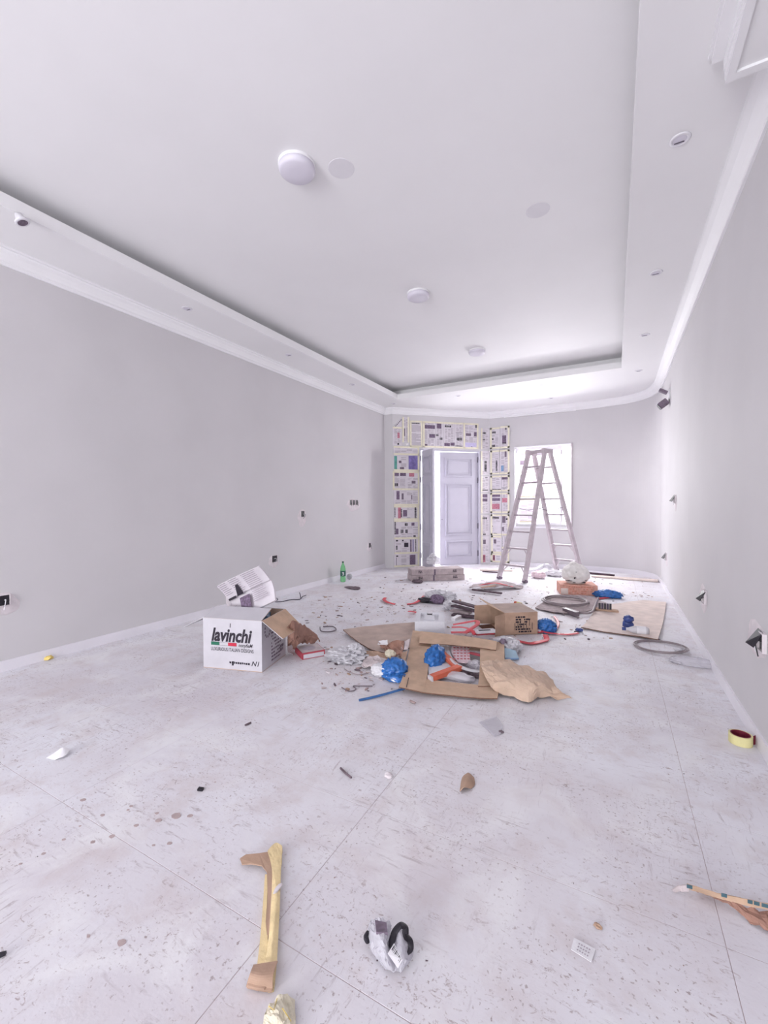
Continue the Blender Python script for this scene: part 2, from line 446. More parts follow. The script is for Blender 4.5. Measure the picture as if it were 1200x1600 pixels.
# --- walls
ZTOP = ZM + 0.05
MB().box(XL - 0.2, XL, Y0 - .2, 8.1, -0.14, ZTOP).build('wall_left', WHITE_WALL, kind='structure', label='long plain off-white wall on the left')
MB().box(XR, XR + 0.2, Y0 - .2, 8.36, -0.14, ZTOP).build('wall_right', WHITE_WALL, kind='structure', label='plain white wall close by on the right')
MB().box(XL, A.x, A.y, A.y + 0.3, -0.14, ZTOP).build('wall_return', WHITE_WALL, kind='structure', label='narrow return wall beside the newspapered door wall')
def wall_on_line(mb, p, q, s0, s1, z0, z1, th=0.22):
    d = (q - p).normalized(); n = Vector((-d.y, d.x, 0))
    a, b = p + d * s0, p + d * s1
    mb.prism([(a.x, a.y), (b.x, b.y), (b.x + n.x * th, b.y + n.y * th), (a.x + n.x * th, a.y + n.y * th)], z0, z1)
DS0, DS1, DZ = 0.585, 1.985, 2.50        # door opening along the slanted wall
mb = MB(); wall_on_line(mb, A, B, 0, DS0, -0.14, ZTOP); wall_on_line(mb, A, B, DS1, DL, -0.14, ZTOP); wall_on_line(mb, A, B, DS0, DS1, DZ, ZTOP)
mb.build('wall_back_left', WHITE_WALL, kind='structure', label='slanted end wall around the double door')
WX0, WX1, WZ0, WZ1 = -1.87, -0.765, 0.85, 2.53
mb = MB()
mb.prism([(-2.42, 9.33), (WX0, 9.35), (WX0, 9.57), (-2.42, 9.57)], -0.14, ZTOP)
mb.box(WX0, WX1, 9.35, 9.57, -0.14, WZ0); mb.box(WX0, WX1, 9.35, 9.57, WZ1, ZTOP)
pts = [(WX1, 9.35)] + BACK[1:]
mb.prism(pts + [(XR + .2, 8.35), (XR + .2, 9.57), (WX1, 9.57)], -0.14, ZTOP)
wb = mb.build('wall_back', WHITE_WALL, kind='structure', label='far end wall with the window, curving into the right wall')
# rear wall behind the photographer: unseen, its wide opening assumed to let in daylight
mb = MB(); mb.box(XL, XR, Y0 - .2, Y0, 2.5, ZTOP); mb.box(XL, -3.4, Y0 - .2, Y0, -0.14, 2.5); mb.box(-0.4, XR, Y0 - .2, Y0, -0.14, 2.5)
mb.build('wall_rear', WHITE_WALL, kind='structure', label='unseen rear wall with an assumed wide opening behind the camera')

# --- ceiling: main panel, dropped border with lip, hidden cove
CE = thing('ceiling', (-1.78, 3.5, ZS), 'white tray ceiling with a dropped border and dark cove', kind='structure')
TX0, TX1, TY0, TY1 = -3.635, 0.089, -5.8, 7.258
CV = 0.22
MB().box(XL - .2, XR + .2, Y0 - .2, 9.8, ZM, ZM + 0.1).build('main_panel', CEIL, parent=CE)
def ring(z0, z1, x0, x1, y0, y1, mb):
    mb.box(XL, x0, Y0, 9.57, z0, z1); mb.box(x1, XR, Y0, 9.57, z0, z1)
    mb.box(x0, x1, Y0, y0, z0, z1); mb.box(x0, x1, y1, 9.57, z0, z1)
mb = MB(); ring(ZS, ZS + 0.095, TX0, TX1, TY0, TY1, mb); mb.build('dropped_border', CEIL, parent=CE)
mb = MB(); ring(ZS + 0.095, ZM, TX0 - CV, TX1 + CV, TY0 - CV, TY1 + CV, mb); mb.build('cove_back', CEIL, parent=CE)
for (x, y) in ((-1.61, 2.39), (-0.52, 3.45)):
    MB().lathe([(0.0, ZM - 0.002), (0.085, ZM - 0.002), (0.088, ZM)], 28, Matrix.Translation((x, y, 0))).build('patched_lamp_hole', PATCH, parent=CE, smooth=False)

# --- cornices: profile swept along wall lines
PROF = [(0.0, 0.0), (0.014, 0.0), (0.014, 0.022), (0.026, 0.03), (0.03, 0.05), (0.046, 0.078), (0.066, 0.094), (0.07, 0.108), (0.086, 0.110), (0.086, 0.127)]
PROFB = [(0.0, -0.012), (0.03, -0.012), (0.03, 0.012), (0.05, 0.018), (0.05, 0.04), (0.075, 0.05), (0.085, 0.08), (0.12, 0.1), (0.12, 0.127)]
PROFR = [(0.0, 0.0), (0.016, 0.0), (0.018, 0.014), (0.04, 0.028), (0.075, 0.06), (0.1, 0.1), (0.104, 0.127)]
def cornice(name, path, prof, label, mtl=TRIM, z=ZC):
    path = [Vector((p[0], p[1], 0)) for p in path]; n = len(path); mb = MB(); k = len(prof) + 1
    offs = []
    for i in range(n):
        ds = []
        if i > 0: ds.append((path[i] - path[i - 1]).normalized())
        if i < n - 1: ds.append((path[i + 1] - path[i]).normalized())
        ns = [Vector((d.y, -d.x, 0)) for d in ds]          # room side is right of the direction
        m = ns[0] if len(ns) == 1 else (ns[0] + ns[1]).normalized()
        if len(ns) == 2: m = m / max(0.35, m.dot(ns[0]))
        offs.append(m)
    vs = []
    for p, o in zip(path, offs):
        for a, h in prof: vs.append((p.x + o.x * a, p.y + o.y * a, z + h))
        vs.append((p.x, p.y, z + prof[-1][1]))
    fs = []
    for i in range(n - 1):
        for j in range(k): fs.append((i * k + j, (i + 1) * k + j, (i + 1) * k + (j + 1) % k, i * k + (j + 1) % k))
    fs.append(tuple(range(k))); fs.append(tuple((n - 1) * k + j for j in range(k - 1, -1, -1)))
    mb.add(vs, fs); return mb.build(name, mtl, kind='structure', label=label)
cornice('trim_1', [(XL, Y0), (XL, A.y), (A.x, A.y), (B.x, B.y), (-2.08, 9.335)], PROF, 'moulded white cornice along the left wall and door wall')
cornice('trim_2', [(-2.10, 9.335), (-0.68, 9.35)], PROFB, 'heavier stepped cornice length above the window')
cornice('trim_3', [(-0.68, 9.35)] + BACK[2:] + [(XR, 2.45)], PROFR, 'smooth curved cornice turning onto the right wall')
# dropped beam with cornice in the upper right
mb = MB(); mb.box(0.45, XR, -1.2, 2.45, 3.205, ZS); mb.build('trim_4', CEIL, kind='structure', label='dropped ceiling beam in the upper right corner')
mb = MB()
for (a, b, z0, z1) in ((0.372, 0.385, 3.318, ZS), (0.385, 0.43, 3.300, ZS), (0.43, 0.45, 3.25, ZS), (0.434, 0.45, 3.206, 3.25)):
    mb.box(a, b, -1.2, 2.45 - (0.45 - b) * 0.2, z0, z1)
mb.box(0.436, 0.468, -1.2, 2.45, 3.193, 3.206); mb.box(0.468, XR, 2.41, 2.45, 3.193, 3.206)
mb.build('trim_5', TRIM, kind='structure', label='fluted cornice strip along the dropped ceiling beam')

# --- baseboards
def baseboard(name, path, label, h=0.085, t=0.012):
    path = [Vector((p[0], p[1], 0)) for p in path]; mb = MB()
    for p, q in zip(path[:-1], path[1:]):
        d = (q - p).normalized(); n = Vector((d.y, -d.x, 0)) * t
        mb.prism([(p.x, p.y), (q.x, q.y), (q.x + n.x, q.y + n.y), (p.x + n.x, p.y + n.y)], 0.0, h)
    return mb.build(name, BASE, kind='structure', label=label)
baseboard('baseboard_left', [(XL, Y0), (XL, A.y)], 'low white tile skirting along the left wall')
baseboard('baseboard_right', [(XR, 8.35), (XR, Y0)], 'low white tile skirting along the right wall')
baseboard('baseboard_back', [(-1.98, 9.336)] + BACK[1:], 'low white tile skirting along the end wall')

# --- double door in the slanted wall
DO = thing('door_1', A + DV * 1.28, 'grey lilac panelled double door, narrow leaf ajar with daylight behind', kind='structure')
def dpt(s, out, z): return A + DV * s + DN * out + Vector((0, 0, z))     # out: towards the room
DM = Matrix(((DV.x, -DN.x, 0, A.x), (DV.y, -DN.y, 0, A.y), (0, 0, 1, 0), (0, 0, 0, 1)))   # x along wall, y into wall, z up
for (a, b, z0, z1) in ((DS0, DS0 + 0.035, 0, DZ), (DS1 - 0.035, DS1, 0, DZ), (DS0 + .035, DS1 - .035, DZ - 0.035, DZ)):
    MB().box(a, b, 0.005, 0.16, z0, z1, mtx=DM).build('frame', DOORP, parent=DO)
def leaf(W, T, mtx, panels, name_parent, hinge_x):
    mb = MB(); mb.box(0, W, 0, T, 0.015, 2.452, mtx=mtx); lf = mb.build('leaf', DOORP, parent=name_parent)
    for (z0, z1) in panels:
        x0, x1 = 0.13 * min(1, W / 0.9) , W - 0.13 * min(1, W / 0.9)
        pm = MB()
        def rim(i, wd, out):
            pm.box(x0 + i, x1 - i, -out, 0, z0 + i, z0 + i + wd, mtx=mtx); pm.box(x0 + i, x1 - i, -out, 0, z1 - i - wd, z1 - i, mtx=mtx)
            pm.box(x0 + i, x0 + i + wd, -out, 0, z0 + i + wd, z1 - i - wd, mtx=mtx); pm.box(x1 - i - wd, x1 - i, -out, 0, z0 + i + wd, z1 - i - wd, mtx=mtx)
        rim(0.0, 0.022, 0.02); rim(0.06, 0.014, 0.016)
        pm.build('panel_moulding', DOORP, parent=lf)
    for z in (0.25, 0.85, 1.85, 2.3):
        hb = MB(); hb.lathe([(0.011, z - 0.06), (0.011, z + 0.06)], 8, mtx @ Matrix.Translation((hinge_x, -0.012, 0))); hb.build('hinge', DARKM, parent=lf)
    return lf
R0 = 1.06
M_right = DM @ Matrix.Translation((R0, 0.05, 0))
RW = DS1 - 0.035 - R0 - 0.006
lf = leaf(RW, 0.045, M_right, [(1.92, 2.33), (0.66, 1.78), (0.17, 0.54)], DO, RW + 0.003)
MB().lathe([(0.008, 0.0), (0.008, 0.006)], 10, M_right @ Matrix.Translation((0.05, -0.006, 1.0)) @ Matrix.Rotation(-math.pi / 2, 4, 'X')).build('keyhole', DARKM, parent=lf)
hp = dpt(DS0 + 0.05, 0.0, 0); ang = math.radians(-38)
ML = Matrix(((math.cos(ang), math.sin(ang), 0, hp.x), (math.sin(ang), -math.cos(ang), 0, hp.y), (0, 0, 1, 0), (0, 0, 0, 1)))
ML = Matrix.Translation(hp) @ Matrix.Rotation(ang, 4, 'Z')
leaf(0.46, 0.045, ML, [(1.92, 2.33), (0.66, 1.78), (0.17, 0.54)], DO, -0.012)
MB().box(DS0, DS1, 0.0, 0.22, 0.0, 0.012, mtx=DM).build('threshold', BASE, parent=DO)

# --- window
WI = thing('window_1', ((WX0 + WX1) / 2, 9.35, WZ0), 'white framed window flooded with daylight behind the ladder', kind='structure')
yf = 9.44
for (a, b, z0, z1) in ((WX0, WX0 + .05, WZ0, WZ1), (WX1 - .05, WX1, WZ0, WZ1), (WX0 + .05, WX1 - .05, WZ0, WZ0 + .05), (WX0 + .05, WX1 - .05, WZ1 - .05, WZ1)):
    MB().box(a, b, yf, yf + 0.07, z0, z1).build('frame', WHITEP, parent=WI)
XM = -1.30
for (a, b, y) in ((WX0 + .05, XM + 0.02, yf + 0.036), (XM - 0.02, WX1 - .19, yf + 0.004)):
    sa = MB()
    sa.box(a, a + .035, y, y + .028, WZ0 + .05, WZ1 - .05); sa.box(b - .035, b, y, y + .028, WZ0 + .05, WZ1 - .05)
    sa.box(a + .035, b - .035, y, y + .028, WZ0 + .05, WZ0 + .085); sa.box(a + .035, b - .035, y, y + .028, WZ1 - .085, WZ1 - .05)
    s_ = sa.build('sash', WHITEP, parent=WI)
    MB().box(a + .035, b - .035, y + .012, y + .016, WZ0 + .085, WZ1 - .085).build('pane', WGLASS, parent=s_)
MB().box(WX1 - .19, WX1 - .175, yf - 0.01, yf + 0.03, WZ0 + .1, WZ1 - .09).build('sash_stile', ALUD, parent=WI)
MB().box(WX0 - 0.02, WX1 + 0.02, 9.325, 9.44, WZ0 - 0.03, WZ0).build('sill', BASE, parent=WI)
for (a, b, z0, z1) in ((WX1, WX1 + 0.022, WZ0 - .02, WZ1 + .02), (WX0 - 0.02, WX0, WZ0, WZ1 + .02), (WX0, WX1, WZ1, WZ1 + .02)):
    MB().box(a, b, 9.332, 9.35, z0, z1).build('edge_bead', ALUD if a == WX1 else PATCH, parent=WI)

# ================================================================== FIXTURES
def lamp(loc, label):
    t = thing('ceiling_lamp', loc, label, 'lamp', 'round surface lamps on the tray ceiling')
    x, y, z = loc
    T = Matrix.Translation((x, y, z))
    MB().lathe([(0.122, 0.0), (0.122, -0.012), (0.118, -0.016), (0.0, -0.016)], 36, T).build('base_ring', TRIM, parent=t)
    MB().lathe([(0.118, -0.012), (0.119, -0.034), (0.113, -0.048), (0.1, -0.055), (0.05, -0.06), (0.0, -0.061)], 36, T).build('diffuser', LAMPW, parent=t, smooth=True)
    return t
L0 = lamp((-1.85, 2.225, ZM), 'largest round white ceiling lamp, nearest the camera')
copy_tree(L0, (-1.835, 4.17, ZM), 'middle one of the three round white ceiling lamps')
copy_tree(L0, (-1.76, 6.10, ZM), 'smallest round white ceiling lamp, farthest, near the cove end')

def downlight(loc, label, group):
    t = thing('recessed_downlight', loc, label, 'downlight', group)
    T = Matrix.Translation(loc)
    MB().lathe([(0.034, -0.003), (0.036, -0.006), (0.048, -0.005), (0.053, 0.0), (0.034, 0.0), (0.034, -0.003)], 28, T).build('ring', WHITEP, parent=t, smooth=True)
    MB().lathe([(0.034, -0.0035), (0.03, -0.001), (0.0, -0.001)], 24, T).build('lens', LAMPW, parent=t)
    MB().box(loc[0] - 0.026, loc[0] + 0.022, loc[1] + 0.014, loc[1] + 0.019, loc[2] - 0.006, loc[2] - 0.003).build('spring_clip', DARKM, parent=t)
    return t
gs = 'small downlights in the dropped ceiling border'
D0 = downlight((0.318, 2.90, ZS), 'nearest downlight in the right ceiling border', gs)
for x, y, lb in ((0.317, 4.445, 'second nearest downlight in the right ceiling border'), (0.317, 5.99, 'third nearest downlight in the right ceiling border'), (0.32, 7.53, 'farthest downlight in the right ceiling border, level with the tray end'),
                 (-3.86, 2.895, 'nearest flush downlight in the left ceiling border'), (-3.85, 4.425, 'middle flush downlight in the left ceiling border'), (-3.85, 6.01, 'far flush downlight in the left ceiling border'), (-3.855, 7.52, 'downlight in the far left corner of the ceiling border'),
                 (-2.545, 7.585, 'downlight in the end border left of the door gap'), (-1.085, 7.57, 'downlight in the end border above the ladder, near the tray'), (-1.06, 8.62, 'downlight in the end border close to the window cornice')):
    copy_tree(D0, (x, y, ZS), lb)
# one downlight hanging out on its wire
hp_ = P(35, 346, 3.27)
t = thing('hanging_downlight', (hp_.x, hp_.y, 3.24), 'loose downlight dangling on its wire from the left ceiling border', 'downlight', gs)
tm = Matrix.Translation((hp_.x, hp_.y, 3.265)) @ Matrix.Rotation(0.35, 4, 'X') @ Matrix.Rotation(-0.3, 4, 'Y')
MB().lathe([(0.0, 0.055), (0.022, 0.055), (0.03, 0.02), (0.044, 0.005), (0.046, -0.002), (0.034, -0.005), (0.0, -0.004)], 24, tm).build('housing', WHITEP, parent=t, smooth=True)
MB().lathe([(0.031, -0.006), (0.0, -0.0075)], 20, tm).build('lens', INKM, parent=t)
tp = tm @ Vector((0, 0, 0.055))
MB().tube(crpath([tp, tp + Vector((0.004, 0.01, 0.012)), (hp_.x - 0.006, hp_.y + 0.012, ZS)]), 0.0025, 6).build('wire', WHITEP, parent=t)

# --- electrical back boxes on the walls
def elec(name, p, wall, label, w=0.075, h=0.075, n=1, patch=(0.16, 0.2), seed=1, wires=2, flaps=0, dark=True, po=0.0):
    """p: centre on the wall; wall: 'L' or 'R'"""
    sx = 1 if wall == 'L' else -1
    t = thing(name, p, label, 'electrical box', 'unfinished electrical boxes in the walls')
    rnd = random.Random(seed)
    def W(a, b, out): return (p.x + sx * out, p.y + a, p.z + b)       # a along the wall, b up
    mb = MB(); pts = []
    for k in range(22):
        an = 2 * math.pi * k / 22; rr = 1 + 0.28 * noise.noise(Vector((math.cos(an) * 1.7, math.sin(an) * 1.7, seed * 3.1)))
        pts.append((math.cos(an) * patch[0] / 2 * rr, math.sin(an) * patch[1] / 2 * rr))
    pz = -patch[1] * (0.22 if po == 0 else 0.12)
    vs = [W(a + po, b + pz, 0.0) for a, b in pts] + [W(a * 0.86 + po, b * 0.86 + pz, 0.006) for a, b in pts] + [W(po, pz, 0.008)]
    m = len(pts); fs = []
    for k in range(m):
        k2 = (k + 1) % m; fs.append((k, k2, m + k2, m + k)); fs.append((m + k, m + k2, 2 * m))
    mb.add(vs, fs); mb.build('plaster_patch', PLAST, parent=t, smooth=True)
    for i in range(n):
        cx = (i - (n - 1) / 2) * (w * 1.35)
        b = MB(); d = 0.02; e = 0.005
        def bx(a0, a1, b0, b1, o0, o1):
            vs = [W(a, bb, o) for bb in (b0, b1) for o in (o0, o1) for a in (a0, a1)]
            b.add(vs, [(0, 2, 3, 1), (4, 5, 7, 6), (0, 1, 5, 4), (2, 6, 7, 3), (0, 4, 6, 2), (1, 3, 7, 5)])
        x0, x1, z0, z1 = cx - w / 2, cx + w / 2, -h / 2, h / 2
        bx(x0, x0 + e, z0, z1, 0.001, d); bx(x1 - e, x1, z0, z1, 0.001, d); bx(x0 + e, x1 - e, z0, z0 + e, 0.001, d); bx(x0 + e, x1 - e, z1 - e, z1, 0.001, d)
        bo = b.build('box_rim', PLAST, parent=t)
        b = MB(); bx(x0 + e, x1 - e, z0 + e, z1 - e, 0.001, 0.008); b.build('interior_shade', BLACKP if dark else INKM, parent=bo)  # black plate stands in for the shade inside the recessed box
        for q in range(wires):
            a0 = cx + rnd.uniform(-.3, .3) * w; wb = MB()
            wb.tube(crpath([W(a0, 0, 0.01), W(a0 + rnd.uniform(-.02, .02), rnd.uniform(-.02, .01), 0.035), W(a0 + rnd.uniform(-.04, .04), -0.05 - rnd.random() * .03, 0.028)]), 0.003, 6)
            wb.build('wire', [BLACKP, WHITEP][q % 2], parent=t)
    for k in range(flaps):
        fb = MB(); a = rnd.uniform(-.05, .03)
        fb.slab([W(a, 0.05 - .03 * k, 0.012), W(a + 0.07, 0.06, 0.016), W(a + 0.06, -0.02, 0.07), W(a + 0.01, -0.03, 0.05)], 0.004); fb.build('cover_flap', BLACKP if k == 0 else CARDIN, parent=t)
    return t
elec('electrical_box', PX(472, 803, XL), 'L', 'single wall box with loose wires on the left wall at mid height', 0.1, 0.1, 1, (0.22, 0.26), 2)
elec('electrical_box', PX(552, 785, XL), 'L', 'row of three small wall boxes left of the door', 0.075, 0.1, 3, (0.42, 0.24), 3, 1)
elec('electrical_box', PX(428, 873, XL), 'L', 'low wall box above the white carton on the left wall', 0.12, 0.1, 1, (0.2, 0.18), 4)
elec('electrical_box', PX(577, 852, XL), 'L', 'small low wall box near the far end of the left wall', 0.1, 0.1, 1, (0.2, 0.16), 5, 1)
elec('electrical_box', PX(4, 938, XL), 'L', 'wall box cut by the left picture edge', 0.09, 0.09, 1, (0.22, 0.16), 6)
elec('electrical_box', PX(1056, 780, XR), 'R', 'upper far wall box on the right wall with torn cover', 0.1, 0.1, 1, (0.2, 0.2), 7, 2, 1)
elec('electrical_box', PX(1042, 870, XR), 'R', 'lower far wall box on the right wall with a sprig of wires', 0.09, 0.1, 1, (0.2, 0.2), 8, 3, 1)
elec('electrical_box', PX(1103, 933, XR), 'R', 'wall box with rough plaster patch on the right wall at middle distance', 0.08, 0.12, 1, (0.34, 0.24), 9, 2, 1, po=.12)
elec('electrical_box', PX(1194, 1003, XR), 'R', 'wall box with black flap cut by the right picture edge', 0.1, 0.1, 1, (0.34, 0.2), 10, 2, 1, po=.13)

# --- small wall spotlight high in the right corner
sp = PX(1046, 622, XR)
t = thing('wall_spotlight', sp, 'small dark spotlight on a bracket high on the right wall', 'spotlight')
MB().box(XR - 0.012, XR, sp.y - 0.09, sp.y + 0.09, sp.z - 0.03, sp.z + 0.12).build('back_plate', WHITEP, parent=t, bevel=0.003)
m_ = Matrix.Translation((XR - 0.075, sp.y, sp.z - 0.07)) @ Matrix.Rotation(-0.65, 4, 'Y')
MB().box(-0.06, 0.055, -0.07, 0.07, -0.045, 0.04, mtx=m_).build('lamp_head', INKM, parent=t, bevel=0.004)
MB().box(-0.068, -0.06, -0.062, 0.062, -0.038, 0.033, mtx=m_).build('lens', BLACKP, parent=t)
m_ = Matrix.Translation((XR - 0.07, sp.y, sp.z + 0.10)) @ Matrix.Rotation(0.55, 4, 'Y')
MB().box(-0.06, 0.05, -0.05, 0.05, -0.018, 0.018, mtx=m_).build('bracket', INKM, parent=t, bevel=0.004)

# ================================================================== NEWSPAPERS ROUND THE DOOR
NM = [NEWS, INKG, INK, PHOTO, PRED, PGRN, PBLU, PLIL, PHOTOP, INKM]
def newsgeo(mb, Wd, Hd, mtx, seed, feats=(), cols=3, dens=0.8, vertical=False, th=0.002):
    """sheet in local x (width) / z (height); room side is -y"""
    rnd = random.Random(seed)
    mb.box(0, Wd, -th, 0, 0, Hd, 0, mtx)
    yq = -th - 0.0012
    def r(x0, z0, x1, z1, m):
        mb.quad((x0, yq - 0.0004 * (m > 1), z0), (x1, yq - 0.0004 * (m > 1), z0), (x1, yq - 0.0004 * (m > 1), z1), (x0, yq - 0.0004 * (m > 1), z1), m, mtx)
    mg = 0.025
    cw = (Wd - 2 * mg) / cols
    for c in range(cols):
        z = Hd - mg - rnd.random() * 0.03
        while z > mg + 0.012:
            if rnd.random() < dens:
                x0 = mg + c * cw + 0.006; x1 = x0 + (cw - 0.012) * (1 if rnd.random() < .8 else rnd.uniform(.4, .9))
                if any(f[0] * Wd - .005 < x1 and x0 < f[2] * Wd + .005 and f[1] * Hd - .005 < z and z - .006 < f[3] * Hd + .005 for f in feats): pass
                else: r(x0, z - 0.006, x1, z, 1)
            z -= 0.013
    for f in feats:
        x0, z0, x1, z1, m = f[0] * Wd, f[1] * Hd, f[2] * Wd, f[3] * Hd, f[4]
        if m == 2 and (x1 - x0) > 0.05 and (z1 - z0) < 0.09:      # headline: broken into letters
            x = x0
            while x < x1 - 0.008:
                l = rnd.uniform(0.01, 0.03); r(x, z0 + rnd.random() * .1 * (z1 - z0), min(x1, x + l), z1, 2); x += l + 0.006
        elif m == 2 and (z1 - z0) > 0.05 and (x1 - x0) < 0.06:
            z = z0
            while z < z1 - 0.008:
                l = rnd.uniform(0.01, 0.03); r(x0, z, x1 - rnd.random() * .2 * (x1 - x0), min(z1, z + l), 2); z += l + 0.006
        else: r(x0, z0, x1, z1, m)

def news(mtx, x0, x1, z0, z1, label, seed, feats=(), cols=3, out=0.004, tape='tb', rot=0.0, dens=0.8):
    rot += random.Random(seed).uniform(-0.004, 0.004)
    T = mtx @ Matrix.Translation((x0, -out, z0)) @ Matrix.Rotation(rot, 4, 'Y')
    Wd, Hd = x1 - x0, z1 - z0
    og = T @ Vector((Wd / 2, 0, 0))
    t = thing('newspaper_sheet', og, label, 'newspaper', 'newspaper sheets taped round the door')
    mb = MB(); newsgeo(mb, Wd, Hd, T, seed, feats, cols, dens); mb.build('printed_page', NM, parent=t)
    e = 0.036
    def tp(a0, a1, b0, b1): MB().box(a0, a1, -0.0065, -0.0045, b0, b1, mtx=T).build('masking_tape', TAPE, parent=t)
    if 't' in tape: tp(0, Wd, Hd - e, Hd - 0.001)
    if 'b' in tape: tp(0, Wd, 0.001, e)
    if 'l' in tape: tp(0, e, 0, Hd)
    if 'r' in tape: tp(Wd - e, Wd, 0, Hd)
    return t
# slanted wall: x = distance along it
def dz(py): return (888.5 - py) / 75.3
LP = [  # left of the door, from the floor up: z px bottom, top, left x, right x, label, feats
    (887, 867, 0.02, 0.56, 'newspaper sheet at the floor left of the door with dark photo', [(.62, .15, .85, .92, 3), (.08, .8, .16, .9, 2), (.08, .12, .1, .75, 9)]),
    (866.5, 845, 0.03, 0.57, 'newspaper sheet with dark vertical stripes, second from floor left of door', [(.62, .05, .68, .95, 3), (.72, .1, .76, .95, 8), (.83, .05, .87, .95, 2), (.38, .45, .55, .75, 2), (.06, .3, .12, .6, 2), (.06, .85, .14, .95, 2), (.3, .86, .36, .95, 2)]),
    (843, 815.5, 0.02, 0.57, 'newspaper sheet with four small dark photos, third from floor left of door', [(.02, .25, .07, .97, 2), (.07, .25, .17, .55, 3), (.26, .3, .36, .5, 2), (.44, .3, .55, .5, 2), (.42, .68, .54, .84, 2), (.68, .7, .8, .86, 3), (.76, .03, .86, .2, 2)]),
    (813, 791, 0.02, 0.56, 'newspaper sheet with red and purple print left of the door', [(.02, .2, .06, .95, 2), (.16, .1, .28, .95, 4), (.26, .2, .33, .8, 2), (.36, .25, .52, .7, 3), (.82, .1, .9, .95, 2)]),
    (790.5, 768, 0.02, 0.57, 'newspaper sheet with tiny dark photo at handle height left of door', [(.1, .4, .22, .95, 3), (.3, .4, .38, .8, 9), (.68, .4, .72, .7, 9)]),
    (766, 737, 0.0, 0.29, 'newspaper sheet with two dark photos above a small emblem left of door', [(.04, .74, .44, .98, 3), (.52, .74, .95, .98, 3), (.08, .2, .42, .36, 2)]),
    (766, 737, 0.295, 0.57, 'newspaper sheet with pink photo left of the door', [(.2, .72, .6, .95, 4), (.4, .35, .7, .5, 9)]),
    (736, 712, 0.02, 0.57, 'newspaper sheet with green strip and purple picture left of the door', [(.02, .02, .13, .95, 5), (.58, .05, .94, .98, 8), (.2, .5, .3, .65, 9), (.24, .05, .4, .25, 9)]),
    (711, 697, 0.02, 0.57, 'nearly blank newspaper strip level with the door top', []),
]
for i, (b, tp_, a0, a1, lb, ft) in enumerate(LP):
    nxt = [q[0] for q in LP if q[0] < b - 1]
    ztop = dz(max(nxt)) - .002 if nxt else dz(tp_)
    news(DM, a0, a1 + .008, dz(b) , ztop, lb, 20 + i, ft, 4 if a1 - a0 > .4 else 2, tape=('tb' if i in (2, 3, 5, 6, 8) else 'b') + ('r' if a1 > .4 else 'l'), dens=.7 if i != 8 else .25)
# upper left corner
news(DM, 0.21, 0.36, dz(691), dz(651), 'tall narrow newspaper strip at the upper left of the door wall', 41, [(.15, .25, .4, .55, 9)], 2, tape='lr')
news(DM, 0.005, 0.2, dz(696.5), dz(667), 'newspaper page with brown picture at the upper left corner', 42, [(.5, .4, .75, .7, 4), (.5, .05, .68, .15, 2), (.4, .9, .6, .96, 2)], 2, tape='t')
mb = MB()
tri = [DM @ Vector(q) for q in ((0.03, -0.006, dz(667)), (0.2, -0.006, dz(667)), (0.2, -0.006, dz(651)))]
mb.slab(tri, 0.002)
for k in range(5):
    a = 0.06 + k * 0.028; zz = dz(667) + (a - .03) * 1.15 - 0.035
    mb.quad(*[DM @ Vector(q) for q in ((a, -0.010, zz), (a + .02, -0.010, zz + .015), (a + .02, -0.010, zz + .035), (a, -0.010, zz + .02))], m=2)
mb.build('newspaper_scrap', [NEWS, INKG, INK], label='torn triangular newspaper scrap at the upper left of the door wall', cat='newspaper', group='newspaper sheets taped round the door')
# band above the door
def dzb(py, s): return 1.29 + (806.5 - py) / 75.3 * (1.0 + 0.0) * (1 + 0.118 * s / 2.2) 
BAND = [
    (0.375, 0.645, 'newspaper page of close text lines, first above the door from left', [(.1, .88, .8, .92, 2), (.98, .3, 1.0, .95, 2)], 1),
    (0.665, 0.93, 'newspaper page with a dark photo strip and second photo above the door', [(.08, .72, .98, .86, 3), (.5, .38, .98, .52, 3), (.12, .05, .35, .14, 9)], 3),
    (0.945, 1.11, 'newspaper page with one maroon photo above the door', [(.15, .74, .75, .95, 3), (.05, .45, .45, .52, 2), (.55, .3, .95, .4, 2)], 2),
    (1.13, 1.375, 'newspaper page with large headline at its foot above the door', [(.1, .8, .7, .88, 2), (.05, .08, .55, .2, 3), (.6, .1, .98, .22, 3)], 3),
    (1.39, 1.57, 'newspaper page with small dark photo above the right door leaf', [(.2, .3, .85, .42, 2), (.05, .08, .9, .11, 2), (.1, .6, .9, .62, 9)], 2),
    (1.585, 1.93, 'newspaper page with pale lilac advert above the right door leaf', [(.05, .05, .85, .24, 7), (.78, .82, .92, .94, 2), (.15, .5, .5, .6, 9), (.7, .5, .88, .66, 3), (.5, .02, .6, .1, 2)], 3),
]
for i, (a, b, lb, ft, c) in enumerate(BAND):
    news(DM, a, b + .008, 2.53, 3.085, lb, 60 + i, ft, c, tape='tblr' if i in (0, 5) else ('tb' if i != 1 else 'tbl'))
